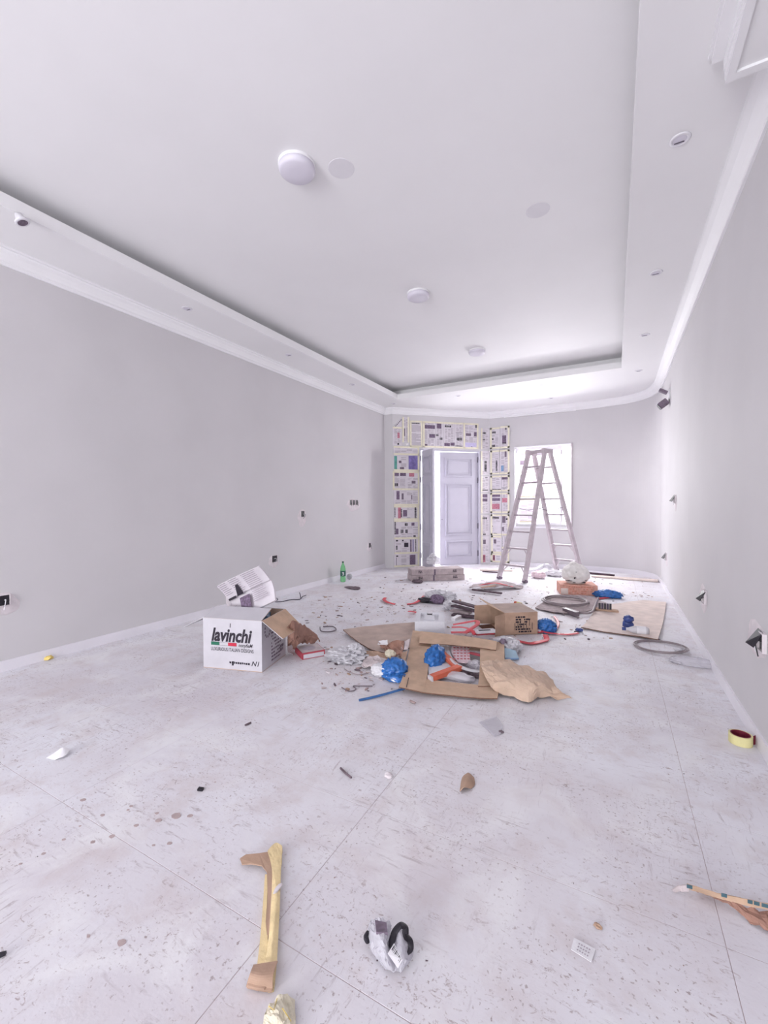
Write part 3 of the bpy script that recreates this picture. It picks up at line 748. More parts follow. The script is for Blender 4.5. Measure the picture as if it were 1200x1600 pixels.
# right of the door, on the end wall: local x = world x
EM = Matrix.Translation((0, 9.332, 0))
def ez(py): return 0.045 + (880.5 - py) / 72.3
RPT = [
    (880, 866, -2.39, -2.16, 'newspaper strip with red column at the floor right of the door', [(.2, .05, .4, .9, 4), (.25, .3, .38, .8, 2)]),
    (880, 858, -2.15, -1.99, 'faded newspaper page at the floor behind the ladder foot', [(.05, .93, .95, .97, 9)]),
    (865.5, 838, -2.38, -2.16, 'newspaper page with small note, low right of the door', [(.25, .55, .5, .8, 9)]),
    (857.5, 838, -2.15, -1.99, 'newspaper page of tall column rules beside the ladder', [(.1, .05, .14, .95, 2), (.4, .05, .45, .95, 9), (.5, .02, .6, .3, 9)]),
    (837, 804, -2.39, -2.16, 'newspaper page with single bold headline right of the door', [(.04, .78, .8, .88, 2), (.3, .02, .6, .1, 2), (.05, .4, .2, .46, 2), (.4, .2, .9, .6, 0)]),
    (837, 804, -2.15, -1.99, 'newspaper page with triangular grey graphic right of the door', [(.05, .6, .5, .95, 9), (.55, .74, .85, .82, 2), (.05, .2, .3, .4, 9)]),
    (802, 770, -2.395, -2.16, 'newspaper page with stacked bold lettering and red block right of door', [(.04, .8, .9, .96, 3), (.04, .6, .9, .74, 3), (.04, .2, .85, .46, 4)]),
    (802, 770, -2.15, -1.985, 'newspaper page with one red photo right of the door', [(.05, .52, .7, .74, 4), (.6, .9, .95, .96, 4)]),
    (768, 743, -2.395, -2.16, 'newspaper page with a long ruled line right of the door', [(.02, .08, .98, .16, 2), (.8, .88, .95, .95, 2), (.04, .4, .12, .5, 9)]),
    (768, 743, -2.15, -1.985, 'newspaper page with wide dark photo at its top right of door', [(.02, .74, .78, .99, 3), (.02, .2, .95, .24, 2)]),
    (741, 703, -2.395, -2.2, 'newspaper page turned sideways with vertical headline right of the door', [(.6, .15, .8, .6, 2)]),
    (741, 703, -2.19, -1.985, 'newspaper page with small blue picture right of the door', [(.12, .12, .4, .36, 6), (.5, .7, .7, .98, 9), (.45, .05, .48, .4, 9)]),
    (700.5, 667, -2.4, -2.19, 'newspaper page with short headline at the upper right of door', [(.2, .72, .6, .82, 2), (.2, .42, .35, .5, 2), (.15, .08, .5, .2, 2), (.7, .05, .95, .08, 2)]),
    (700.5, 666, -2.18, -1.985, 'newspaper page with framed dark portrait at the upper right corner', [(.2, .22, .65, .58, 3), (.2, .2, .65, .26, 2), (.5, .82, .72, .98, 2), (.0, .76, .9, .98, 7), (.3, .02, .95, .05, 9)]),
]
for i, (b, tp_, a0, a1, lb, ft) in enumerate(RPT):
    if lb.startswith('newspaper page with framed'): ft = [f for f in ft if f[4] != 7]
    o_ = news(EM, a0, a1, ez(b), ez(tp_), lb, 90 + i, ft, 2, tape=('tb' if i not in (1, 3) else 'b') + ('l' if i % 2 == 0 or i in (4, 6, 8, 10, 12) and a0 < -2.38 else 'r'), dens=.6)
    if a0 < -2.3:      # the page wraps round the corner onto the slanted wall
        mb = MB(); newsgeo(mb, DL - 2.0 - .004, ez(tp_) - ez(b), DM @ Matrix.Translation((2.0, -0.004, ez(b) - 0.01)), 300 + i, [(f[0] * .5 + .1, f[1], f[2] * .5 + .3, f[3], f[4]) for f in ft[:2]], 2, .6); mb.build('wrapped_page', NM, parent=o_)
        MB().box(2.0, 2.03, -0.0105, -0.0085, ez(b) - 0.01, ez(tp_) - 0.01, mtx=DM).build('masking_tape', TAPE, parent=o_)
# sheets taped over the left window half
GM = Matrix.Translation((0, 9.435, 0))
for i, (a0, a1, z0, z1, lb, ft) in enumerate(((-1.80, -1.56, 1.98, 2.44, 'backlit newspaper page on the window, top left', [(.05, .4, .5, .62, 9)]),
        (-1.55, -1.33, 1.98, 2.44, 'backlit newspaper page on the window behind the ladder top', []),
        (-1.80, -1.56, 1.46, 1.96, 'backlit newspaper page on the window, left edge halfway', [(.1, .5, .4, .6, 4)]),
        (-1.55, -1.33, 1.46, 1.96, 'backlit newspaper page on the window between the ladder rails', []),
        (-1.80, -1.45, 0.93, 1.44, 'backlit newspaper page on the window, bottom left', []))):
    news(GM, a0, a1, z0, z1, lb, 120 + i, ft, 2, out=0.003, tape='tb', dens=.5)

# ================================================================== STEPLADDER
NL, NR, FL_, FR_ = Vector((-1.776, 7.504, 0)), Vector((-1.31, 7.323, 0)), Vector((-0.976, 8.8, 0)), Vector((-0.53, 8.62, 0))
TNL, TNR, TFL, TFR = Vector((-1.385, 8.12, 2.25)), Vector((-1.09, 8.0, 2.25)), Vector((-1.315, 8.27, 2.25)), Vector((-1.02, 8.15, 2.25))
LD = thing('stepladder', (NL + NR + FL_ + FR_) / 4, 'tall double-sided grey aluminium stepladder standing before the window', 'ladder')
def beam(mb, a, b, w, d, side, m=0):
    t = (b - a).normalized(); x = (side - t * side.dot(t)).normalized(); y = t.cross(x)
    M_ = Matrix(((x.x, y.x, t.x, a.x), (x.y, y.y, t.y, a.y), (x.z, y.z, t.z, a.z), (0, 0, 0, 1)))
    mb.box(-w / 2, w / 2, -d / 2, d / 2, 0, (b - a).length, m, M_)
LS = (NR - NL).normalized()
for a, b in ((NL, TNL), (NR, TNR), (FL_, TFL), (FR_, TFR)):
    mb = MB(); beam(mb, a + Vector((0, 0, 0.03)), b, 0.042, 0.095, LS); r_ = mb.build('side_rail', ALU, parent=LD)
    mb = MB(); beam(mb, a, a + (b - a).normalized() * 0.05, 0.052, 0.105, LS); mb.build('rubber_foot', INKM, parent=r_)
for (a0, b0, a1, b1) in ((NL, NR, TNL, TNR), (FL_, FR_, TFL, TFR)):
    for k in range(7):
        f = 0.115 + k * 0.128
        p, q = a0.lerp(a1, f), b0.lerp(b1, f)
        mb = MB(); beam(mb, p, q, 0.07, 0.028, Vector((LS.y * -1, LS.x, 0))); mb.build('rung', ALUD, parent=LD)
        if k < 2:
            for e0, e1, r0, r1 in ((p, q, a0, a1), (q, p, b0, b1)):
                s_ = e0.lerp(e1, 0.24); e_ = r0.lerp(r1, f - 0.07)
                mb = MB(); mb.tube([s_, e_], 0.009, 6); mb.build('corner_brace', ALU, parent=LD)
for a, b in ((TNL, TFL), (TNR, TFR)):
    mb = MB(); d = (b - a).normalized(); beam(mb, a - d * 0.06 + Vector((0, 0, 0.01)), b + d * 0.06 + Vector((0, 0, 0.01)), 0.05, 0.09, LS); mb.build('hinge_cap', ALU, parent=LD)
mb = MB(); c0 = (TNL + TFL) / 2 + Vector((0, 0, .035)); c1 = (TNR + TFR) / 2 + Vector((0, 0, .035)); beam(mb, c0, c1, .10, .03, Vector((-LS.y, LS.x, 0))); mb.build('top_plate', ALU, parent=LD)
mb = MB(); mb.tube([(TNL + TFL) / 2 + Vector((0, 0, 0.012)), (TNR + TFR) / 2 + Vector((0, 0, 0.012))], 0.02, 10); mb.build('hinge_rod', ALU, parent=LD)
for a0, a1, b0, b1 in ((NL, TNL, FL_, TFL), (NR, TNR, FR_, TFR)):
    p, q = a0.lerp(a1, 0.56), b0.lerp(b1, 0.56)
    mb = MB(); mb.tube(crpath([p, p.lerp(q, .35) - Vector((0, 0, 0.05)), p.lerp(q, .7) - Vector((0, 0, 0.03)), q]), 0.006, 6); mb.build('spreader_cord', INKM, parent=LD)

# ================================================================== CARTONS AND BOXES
def frame_m(o, ex, z=0.0):
    ex = Vector((ex.x, ex.y, 0)).normalized(); ey = Vector((-ex.y, ex.x, 0))
    return Matrix(((ex.x, ey.x, 0, o.x), (ex.y, ey.y, 0, o.y), (0, 0, 1, z), (0, 0, 0, 1)))
def dashes(mb, x0, x1, z0, z1, rows, mtx, plane, m, seed, fill=.8, hgt=.5):
    """rows of printed words; plane(x,z)->local point"""
    rnd = random.Random(seed); dh = (z1 - z0) / rows
    for r in range(rows):
        z = z1 - (r + 0.8) * dh; x = x0; xe = x0 + (x1 - x0) * rnd.uniform(.6, 1.0)
        while x < xe:
            l = min(rnd.uniform(.01, .035), xe - x)
            if l > 0.003 and rnd.random() < fill:
                mb.quad(*[mtx @ Vector(plane(*q)) for q in ((x, z), (x + l, z), (x + l, z + dh * hgt), (x, z + dh * hgt))], m=m)
            x += l + .006
# --- white carton with lettering
bl, br = P(318, 1042.7), P(409.5, 1051)
W_, D_, Hh, th = 0.518, 0.411, 0.402, 0.005
BMX = frame_m(bl, br - bl)
CX = thing('white_carton', BMX @ Vector((W_ / 2, D_ / 2, 0)), 'open white carton printed lavinchi with a green, white and red stripe', 'box')
def wl(x0, x1, y0, y1, z0, z1, nm, mt=WHITEBOX): return MB().box(x0, x1, y0, y1, z0, z1, mtx=BMX).build(nm, mt, parent=CX)
wl(0, W_, 0, D_, 0.001, th, 'bottom_panel', CARD)
fp = wl(0, W_, 0, th, th, Hh, 'front_panel'); wl(0, W_, D_ - th, D_, th, Hh, 'back_panel'); wl(0, th, th, D_ - th, th, Hh, 'left_panel'); rp = wl(W_ - th, W_, th, D_ - th, th, Hh, 'right_panel')
wl(th, W_ - th, th, th + .002, th, Hh - .002, 'inner_lining', CARD); wl(th, W_ - th, D_ - th - .002, D_ - th, th, Hh - .002, 'inner_lining', CARD)
def flap(p0, p1, d, L, nm='flap', taper=0.02):
    p0, p1, d = Vector(p0), Vector(p1), Vector(d).normalized()
    e = (p1 - p0).normalized()
    top = [p0, p1, p1 + d * L - e * taper, p0 + d * L + e * taper]
    n = (p1 - p0).cross(d).normalized()
    if n.z < 0: n = -n
    mb = MB(); o = [BMX @ q for q in top]; nn = (BMX.to_3x3() @ n).normalized()
    mb.slab(o, 0.0)
    mb = MB()
    up = [q + nn * 0.001 for q in o]; dn = [q - nn * 0.004 for q in o]
    mb.add(up + dn, [(0, 1, 2, 3)], 0); mb.add(up + dn, [(7, 6, 5, 4), (0, 4, 5, 1), (1, 5, 6, 2), (2, 6, 7, 3), (3, 7, 4, 0)], 1)
    return mb
def ang_(dx, dy, deg):
    return (dx * math.cos(math.radians(deg)), dy * math.cos(math.radians(deg)), math.sin(math.radians(deg)))
flap((W_, .004, Hh), (W_, D_ - .004, Hh), ang_(1, 0, -39), 0.215).build('flap', [CARD, WHITEBOX], parent=CX)['label'] = 'brown inside of the right flap folded outward'
flap((0, .004, Hh), (0, D_ - .004, Hh), ang_(-1, 0, -25), 0.22).build('flap', [CARD, WHITEBOX], parent=CX)
flap((.004, 0, Hh), (W_ - .004, 0, Hh), ang_(0, 1, 18), 0.185, taper=0.004).build('flap', [WHITEBOX, CARD], parent=CX)
flap((.004, D_, Hh), (W_ - .004, D_, Hh), ang_(0, 1, -35), 0.19).build('flap', [CARD, WHITEBOX], parent=CX)
FT = BMX @ Matrix.Translation((0, -0.0012, 0)) @ Matrix.Rotation(math.pi / 2, 4, 'X')     # text plane: x right, y up
mb = MB(); vs, fs = text_geo('lavinchi', 0.128, 0.26, 0.0046, 0.80)
xs = [v[0] for v in vs]; k_ = 0.36 / (max(xs) - min(xs))
mb.add([((v[0] - min(xs)) * k_ + 0.075, v[1] * 1.12 + 0.226, 0) for v in vs], fs, 0, FT)
vs, fs = text_geo('LUXURIOUS ITALIAN DESIGNS', 0.04, 0, 0.0004, 1.0); xs = [v[0] for v in vs]; k_ = 0.375 / (max(xs) - min(xs))
mb.add([((v[0] - min(xs)) * k_ + 0.072, v[1] + 0.146, 0) for v in vs], fs, 0, FT)
vs, fs = text_geo('nonyfieM', 0.04, 0.3, 0.0006, 1.0); xs = [v[0] for v in vs]; k_ = 0.125 / (max(xs) - min(xs))
mb.add([((v[0] - min(xs)) * k_ + 0.316, v[1] + 0.187, 0) for v in vs], fs, 0, FT)
vs, fs = text_geo('N1', 0.055, 0.3, 0.0006, 1.0)
mb.add([(v[0] + 0.425, v[1] + 0.045, 0) for v in vs], fs, 0, FT)
rnd = random.Random(5); x = 0.235
while x < 0.405:
    l = rnd.uniform(.008, .02); mb.quad((x, 0.05 + rnd.random() * .004, 0), (x + l, 0.05, 0), (x + l, 0.066, 0), (x, 0.064 + rnd.random() * .006, 0), 0, FT); x += l + 0.004
mb.quad((0.255, 0.036, 0), (0.272, 0.036, 0), (0.276, 0.07, 0), (0.262, 0.07, 0), 0, FT)
mb.quad((0.072, 0.189, 0), (0.30, 0.189, 0), (0.30, 0.1905, 0), (0.072, 0.1905, 0), 0, FT); mb.quad((0.072, 0.2145, 0), (0.30, 0.2145, 0), (0.30, 0.216, 0), (0.072, 0.216, 0), 0, FT)
mb.quad((0.24, 0.335, 0), (0.246, 0.335, 0), (0.25, 0.365, 0), (0.243, 0.372, 0), 0, FT)
mb.build('lettering', INK, parent=fp)
MB().quad((0.072, 0.1905, 0), (0.148, 0.1905, 0), (0.148, 0.2145, 0), (0.072, 0.2145, 0), 0, FT).build('green_stripe', FLAGG, parent=fp)
MB().quad((0.224, 0.1905, 0), (0.30, 0.1905, 0), (0.30, 0.2145, 0), (0.224, 0.2145, 0), 0, FT).build('red_stripe', FLAGR, parent=fp)
mb = MB(); dashes(mb, 0.15, 0.39, 0.03, 0.28, 9, BMX, lambda x, z: (W_ + 0.0015, x, z), 0, 8); dashes(mb, 0.3, 0.39, 0.06, 0.12, 2, BMX, lambda x, z: (W_ + 0.002, x, z), 0, 9, 1, .8)
mb.quad(*[BMX @ Vector((W_ + 0.0015, a, b)) for a, b in ((.15, .29), (.19, .29), (.19, .335), (.15, .335))], m=0)
for k in range(12):
    a = k / 12 * 2 * math.pi; c = (0.09, 0.31)
    mb.quad(*[BMX @ Vector((W_ + 0.0015, c[0] + r * math.cos(a + d), c[1] + r * math.sin(a + d) * 1.3)) for r, d in ((.035, 0), (.05, 0), (.05, .3), (.035, .3))], m=0)
mb.build('side_print', INKM, parent=rp)
# folded newspaper bundle stuffed into the carton
NB = thing('newspaper_bundle', BMX @ Vector((0.22, 0.26, Hh - 0.1)), 'folded newspaper bundle standing in the white carton', 'newspaper')
c0 = BMX @ Vector((0.24, 0.22, Hh + 0.02))
NBM = frame_m(c0, br - bl, c0.z) @ Matrix.Rotation(math.radians(-26), 4, 'Y') @ Matrix.Scale(1.22, 4)
mb = MB()
rows = []
for i in range(5):
    f = i / 4
    rows.append([NBM @ Vector((x, 0.06 * math.sin(math.pi * f) + 0.03 * math.sin(3 * x), -0.03 + 0.27 * f * (1 - 0.12 * abs(x)) )) for x in (-0.11, -0.03, 0.06, 0.15, 0.23)])
mb.sheet(rows, 4, 0.02, zmin=-1)
mb.build('front_fold', NEWS, parent=NB, smooth=False)
def npt(u, f, o=0.024): # print on the front fold
    return NBM @ Vector((u, 0.06 * math.sin(math.pi * f) + 0.03 * math.sin(3 * u) - o, -0.03 + 0.27 * f * (1 - 0.12 * abs(u))))
mb = MB(); rnd = random.Random(3)
for k in range(16):
    f = 0.95 - k * 0.05
    for (a, b) in ((-0.1, -0.03), (-0.02, 0.06), (0.08, 0.2)):
        if (0.3 < f < 0.62 and a < -0.05) or (0.1 < f < 0.5 and a == -0.02): continue
        mb.quad(npt(a, f), npt(b - rnd.random() * .03, f), npt(b - rnd.random() * .03, f + .018), npt(a, f + .018), m=0)
mb.quad(npt(-0.02, .12), npt(.06, .12), npt(.06, .45), npt(-0.02, .45), m=1)
mb.quad(npt(-0.1, .5), npt(-.04, .5), npt(-.04, .56), npt(-0.1, .56), m=2); mb.quad(npt(-0.03, .52), npt(.02, .52), npt(.02, .8), npt(-0.0, .8), m=2)
mb.quad(npt(0.02, .15), npt(.05, .15), npt(.05, .4), npt(0.02, .4), m=3)
mb.build('print', [INKG, PHOTO, INK, PRED], parent=NB)
mb = MB()
rows = []
for i in range(4):
    f = i / 3
    rows.append([NBM @ Vector((-0.105 - 0.09 * g - 0.01 * i * g, 0.05 * f + 0.02 + 0.1 * g, -0.06 + 0.28 * f - 0.11 * g * f)) for g in (0, .5, 1.0)])
mb.sheet(rows, 4, 0.006, amp=0.01, freq=20, zmin=-1); mb.build('side_fold', NEWS, parent=NB)
mb = MB(); mb.blob(BMX @ Vector((0.33, 0.2, Hh - 0.03)), (0.13, 0.15, 0.07), 0.25, 2.5, 4); mb.build('blue_wrapping', label='crumpled blue-grey wrapping inside the white carton', cat='wrapping', mats=[mat('grey_blue_film', (70, 104, 136), 0.4, 0.4, 14)])

# --- polystyrene block
p0, p1 = P(648, 990.5), P(695, 992)
FM = frame_m(p0, p1 - p0); w_, d_, h_ = (p1 - p0).length, 0.42, 0.125
t = thing('polystyrene_block', FM @ Vector((w_ / 2, d_ / 2, 0)), 'white polystyrene packing block on the rubbish heap', 'packing foam')
mb = MB()
mb.box(0, w_, 0, d_, 0.003, h_ * .82, mtx=FM); mb.box(0, w_, 0, 0.05, h_ * .82, h_, mtx=FM); mb.box(0, 0.05, 0.05, d_, h_ * .82, h_, mtx=FM); mb.box(w_ - .06, w_, 0.05, d_, h_ * .82, h_, mtx=FM)
mb.box(0.05, w_ * .38, d_ - .07, d_, h_ * .82, h_, mtx=FM); mb.box(w_ * .58, w_ - .06, d_ - .07, d_, h_ * .82, h_, mtx=FM)
mb.box(0.09, 0.2, 0.12, d_ - .12, h_ * .82, h_ * .95, mtx=FM)
mb.build('foam_body', FOAMW, parent=t)
MB().prism([(w_ * .38, d_ - .01), (w_ * .58, d_ - .01), (w_ * .48, d_ - .15)], h_ * .822, h_ * .86, mtx=FM).build('notch_shade', INK, parent=t)  # dark wedge stands in for the shade in the notch

# --- brown carton lying on its side, open end to the left
p0, p1 = P(789, 993), P(840, 991)
FM = frame_m(p0, p1 - p0); w_, d_, h_ = (p1 - p0).length, 0.40, 0.225
t = thing('brown_carton', FM @ Vector((w_ / 2, d_ / 2, 0)), 'open brown cardboard carton with black printing on the rubbish heap', 'box')
e = 0.005
def cb(x0, x1, y0, y1, z0, z1, nm, m=CARD2): return MB().box(x0, x1, y0, y1, z0, z1, mtx=FM).build(nm, m, parent=t)
f_ = cb(0, w_, 0, e, 0.005, h_, 'front_panel'); cb(0, w_, d_ - e, d_, 0.005, h_, 'back_panel'); cb(0, w_, e, d_ - e, 0.005, 0.01, 'bottom_panel'); cb(0, w_, e, d_ - e, h_ - e, h_, 'top_panel', CARD3); cb(w_ - e, w_, e, d_ - e, 0.01, h_ - e, 'end_panel')
mb = MB(); dashes(mb, 0.11, 0.28, 0.02, 0.19, 7, FM, lambda x, z: (x, -0.0015, z), 0, 31, .95, .65)
for k in range(7): mb.quad(*[FM @ Vector((0.1 + k * .03 + q[0], -0.0018, .05 + q[1] + .02 * (k % 3))) for q in ((0, 0), (.006, 0), (.006, .07), (0, .07))], m=0)
mb.build('lettering', INK, parent=f_)
MB().slab([FM @ Vector(q) for q in ((0, -.001, .006), (0, -.001, h_ - .005), (-0.12, -0.05, h_ - .02), (-0.12, -0.05, .008))], 0.004).build('flap', CARD2, parent=t)
MB().slab([FM @ Vector(q) for q in ((0, 0.01, h_), (0, d_ - .01, h_ + .002), (-0.15, d_ - .05, h_ + .085), (-0.15, 0.04, h_ + .075))], 0.004).build('flap', CARD, parent=t)
MB().slab([FM @ Vector(q) for q in ((0, d_, .006), (-0.17, d_ + .03, .008), (-0.17, d_ + .03, h_ - .02), (0, d_, h_ - .005))], 0.004).build('flap', CARD2, parent=t)
MB().slab([FM @ Vector(q) for q in ((0, e, .006), (0, d_ - e, .006), (-0.15, d_ - .03, .005), (-0.15, 0.04, .005))], 0.003).build('flap', CARDIN, parent=t)

# --- red flat box beside the white carton
p0, p1 = P(472, 1031.5), P(508, 1025)
FM = frame_m(p0, p1 - p0); w_, d_, h_ = (p1 - p0).length, 0.21, 0.055
t = thing('red_flat_box', FM @ Vector((w_ / 2, d_ / 2, 0)), 'flat red and white product box lying beside the white carton', 'box')
MB().box(0, w_, 0, d_, 0.001, h_, mtx=FM).build('body', REDBOX, parent=t, bevel=0.002)
MB().quad(*[FM @ Vector(q) for q in ((0.012, -.0015, .008), (w_ - .012, -.0015, .008), (w_ - .012, -.0015, h_ - .012), (.012, -.0015, h_ - .012))]).build('white_label', WHITEBOX, parent=t)
MB().quad(*[FM @ Vector(q) for q in ((0.006, 0.006, h_ + .0012), (w_ - .006, 0.006, h_ + .0012), (w_ - .006, d_ - .006, h_ + .0012), (.006, d_ - .006, h_ + .0012))]).build('lid_print', PAPERG, parent=t)
MB().lathe([(0.0, h_ + .0026), (0.06, h_ + .0026), (0.06, h_ + .0014)], 20, FM @ Matrix.Translation((w_ * .45, d_ * .5, 0))).build('lid_emblem', INKG, parent=t)

# --- tile cartons by the door
for k in range(2):
    p0, p1 = P(643, 909), P(726, 906)
    FM = frame_m(p0, p1 - p0, k * 0.101); w_ = (p1 - p0).length
    t = thing('tile_carton', FM @ Vector((w_ / 2, 0.15, 0)), ['long grey printed carton on the floor before the door', 'long grey printed carton stacked on top of another before the door'][k], 'box', 'long cartons stacked before the door')
    b_ = MB().box(k * .01, w_ - k * .012, k * .01, 0.31, 0.001, 0.1, mtx=FM).build('body', CLOTH, parent=t, bevel=0.003)
    mb = MB()
    for (a, b) in ((.13, .23), (.78, .88)): dashes(mb, w_ * a, w_ * b, .035, .085, 2, FM, lambda x, z: (x, k * .01 - .002, z), 0, 12 + k, .9, .6)
    mb.build('print', INK, parent=b_)['kind'] = 'stuff'
    MB().box(w_ * .4 + k * .02, w_ * .4 + .03 + k * .02, k * .01 - .0022, k * .01 - .001, 0.002, 0.099, mtx=FM).build('strapping', INKM, parent=b_)
mb = MB(); p0 = P(652, 911); mb.blob(p0 + Vector((0, 0, 0.03)), (0.09, 0.06, 0.035), .3, 3, 3, floor=0); mb.build('dark_offcut', DARKCHIP, label='small dark offcut lying in front of the tile cartons', cat='debris')
# white plastic heap on the cartons
p0 = P(672, 900); mb = MB(); mb.blob(p0 + Vector((0.0, 0.16, 0.255)), (0.13, 0.1, 0.1), .35, 2.2, 11, floor=0.203); mb.blob(p0 + Vector((0.0, 0.14, 0.33)), (0.07, 0.06, 0.08), .3, 2.5, 12); mb.build('white_plastic_heap', CLEARW, smooth=False, label='crumpled white plastic on top of the long cartons by the door', cat='plastic')
p0 = P(655, 893); mb = MB(); mb.blob(p0 + Vector((0.0, 0.05, 0.05)), (0.14, 0.1, 0.05), .4, 3, 13, floor=0); mb.build('paper_scrap_heap', PAPERG, label='crumpled grey paper at the foot of the left door jamb', cat='paper')

# --- terracotta carton with grocery bag
p0, p1 = P(875.5, 929), P(934, 931.5)
FM = frame_m(p0, p1 - p0); w_ = (p1 - p0).length; h_ = 0.145
t = thing('terracotta_carton', FM @ Vector((w_ / 2, .15, 0)), 'low orange-brown carton under the white grocery bag', 'box')
b_ = MB().box(0, w_, 0, 0.36, 0.001, h_, mtx=FM).build('body', BRICKB, parent=t, bevel=0.004)
MB().box(0.008, w_ * .21, -.002, -.0008, 0.012, h_ - .05, mtx=FM).build('label', LWOOD, parent=b_)
mb = MB(); dashes(mb, w_ * .24, w_ * .95, .015, h_ - .01, 4, FM, lambda x, z: (x, -.0015, z), 0, 77, .6, .45); mb.build('print', BRICKP, parent=b_)['kind'] = 'stuff'
c_ = FM @ Vector((w_ * .47, .17, h_))
t = thing('grocery_bag', c_, 'tied white plastic grocery bag with dark print on the orange carton', 'bag')
mb = MB(); mb.blob(c_ + Vector((0, 0, 0.13)), (0.185, 0.15, 0.155), .16, 1.8, 21, 4, floor=c_.z); mb.blob(c_ + Vector((-0.03, 0, 0.27)), (0.05, 0.05, 0.05), .4, 3, 22); bgo = mb.build('bag_body', BAGG, parent=t, smooth=True)
mb = MB(); rnd = random.Random(4)
for (a, b, w2, h2) in ((-0.11, .05, .11, .014), (-.04, .03, .05, .012), (.09, .035, .07, .02), (.11, .065, .05, .01), (-.04, .1, .022, .03), (-.035, .105, .035, .01), (-.02, .185, .012, .014)):
    f = FM.to_3x3()
    q = c_ + f @ Vector((a, 0, b)); dy = -0.155 * math.sqrt(max(.05, 1 - (a / .19) ** 2 - ((b - .13) / .16) ** 2)) - .012
    mb.blob(q + f @ Vector((0, dy, 0)), (w2 / 2, .012, h2 / 2), .2, 4, int(a * 100), 1)
mb.build('bag_print', INK, parent=bgo)

# ================================================================== RUBBISH HEAP
def S(rows): return [[P(*q) for q in r] for r in rows]
# flattened cardboard board, left
mb = MB(); mb.sheet(S([[(536, 984, .05), (570, 979, .02), (610, 975.5, .015), (648, 972, .015)], [(553, 998, .03), (585, 993, .012), (620, 990, .012), (650, 985, .012)], [(575, 1012, .022), (600, 1010, .012), (625, 1006, .012), (648, 1000, .012)], [(600, 1020, .03), (618, 1018, .02), (632, 1014, .015), (646, 1010, .012)]]), 4, 0.008, amp=.006, freq=5, seed=1, m2=1)
mb.build('cardboard_sheet', [CARD3, CARDIN], label='flattened dusty cardboard sheet left of the polystyrene block', cat='cardboard')
# cardboard frame
fr = thing('flattened_carton', P(705, 1050), 'flattened brown cardboard window frame in front of the heap', 'cardboard')
mb = MB(); mb.sheet(S([[(645, 985, .075), (676, 990, .07)], [(638, 1022, .055), (671, 1026, .05)], [(631, 1052, .05), (667, 1060, .04)], [(623, 1073, .05), (662, 1082, .035)]]), 4, 0.007, amp=.004, freq=5, seed=3, m2=1); mb.build('side_strip', [CARD, CARDIN], parent=fr)
mb = MB(); mb.sheet(S([[(664, 1061, .04), (706, 1066, .03), (750, 1070, .03), (783, 1066, .04)], [(661, 1082, .034), (700, 1086, .025), (742, 1090, .025), (777, 1091.5, .03)]]), 4, 0.007, amp=.003, freq=5, seed=4, m2=1); mb.build('bottom_strip', [CARD, CARDIN], parent=fr)
mb = MB(); mb.sheet(S([[(750, 1001, .09), (788, 1004, .085)], [(750, 1030, .08), (788, 1032, .075)], [(749, 1052, .05), (784, 1052, .055)], [(747, 1072, .036), (781, 1072, .04)]]), 4, 0.007, amp=.003, freq=5, seed=5, m2=1); mb.build('side_strip', [CARD, CARDIN], parent=fr)
mb = MB(); mb.sheet(S([[(657, 986, .115), (700, 991, .125), (740, 996, .125), (776, 1002, .12)], [(655, 1005, .085), (700, 1007.5, .10), (740, 1011, .10), (775, 1016, .09)]]), 4, 0.007, amp=.003, freq=5, seed=6, m2=1); mb.build('top_strip', [CARD, CARDIN], parent=fr)
mb = MB(); mb.slab([P(634.5, 1074, .052), P(638, 1059, .056), P(639, 1059, .056), P(635.5, 1074.5, .052)], .001); mb.build('slit', INK, parent=fr)
# kraft paper in front
mb = MB(); mb.sheet(S([[(750, 1034, .10), (772, 1033, .10), (797, 1032, .095), (826, 1043, .08), (857, 1056, .05), (868, 1074, .03)],
                       [(754, 1050, .09), (776, 1050, .11), (800, 1048, .11), (828, 1056, .11), (852, 1066, .09), (876, 1083, .045)],
                       [(760, 1064, .055), (778, 1066, .085), (802, 1064, .105), (830, 1070, .11), (852, 1076, .085), (888, 1090, .02)],
                       [(768, 1076, .045), (777, 1071, .075), (800, 1076, .07), (826, 1084, .07), (850, 1083, .05), (893, 1093, .006)],
                       [(770, 1078, .04), (784, 1087, .012), (800, 1090, .01), (826, 1101, .004), (846, 1088, .02), (872, 1095, .006)]]), 6, 0.004, amp=.022, freq=8, seed=8)
mb.build('kraft_paper_sheet', KRAFT, label='large crumpled brown kraft paper at the front of the heap', cat='paper', smooth=False)
# things seen inside the frame
mb = MB(); mb.blob(P(680, 1030, .05) , (0.075, 0.12, 0.10), 0.38, 3.6, 31, 4, floor=0.0); mb.build('blue_plastic_bag', BLUE, smooth=True, label='crumpled blue plastic bag inside the cardboard frame', cat='bag', group='blue plastic bags')
tr = thing('orange_tray', P(700, 1045), 'white card tray with orange edges inside the cardboard frame', 'tray')
mb = MB(); mb.slab([P(671, 1062, .03), P(716, 1046, .03), P(690, 1016, .04), P(668, 1038, .035)], 0.004); mb.build('tray_base', PAPERW, parent=tr)
def bar(a, b, w, h):
    mb = MB(); beam(mb, a, b, w, h, Vector((0, 0, 1)).cross(b - a)); return mb
bar(P(688, 1018, .06), P(716, 1044, .05), 0.05, 0.028).build('tray_edge', ORANGE, parent=tr); bar(P(672, 1060, .05), P(718, 1043, .055), 0.05, 0.035).build('tray_edge', ORANGE, parent=tr)
bar(P(671.5, 1060.5, .05), P(674, 1059.5, .052), 0.051, 0.036).build('tray_end', WHITEBOX, parent=tr)
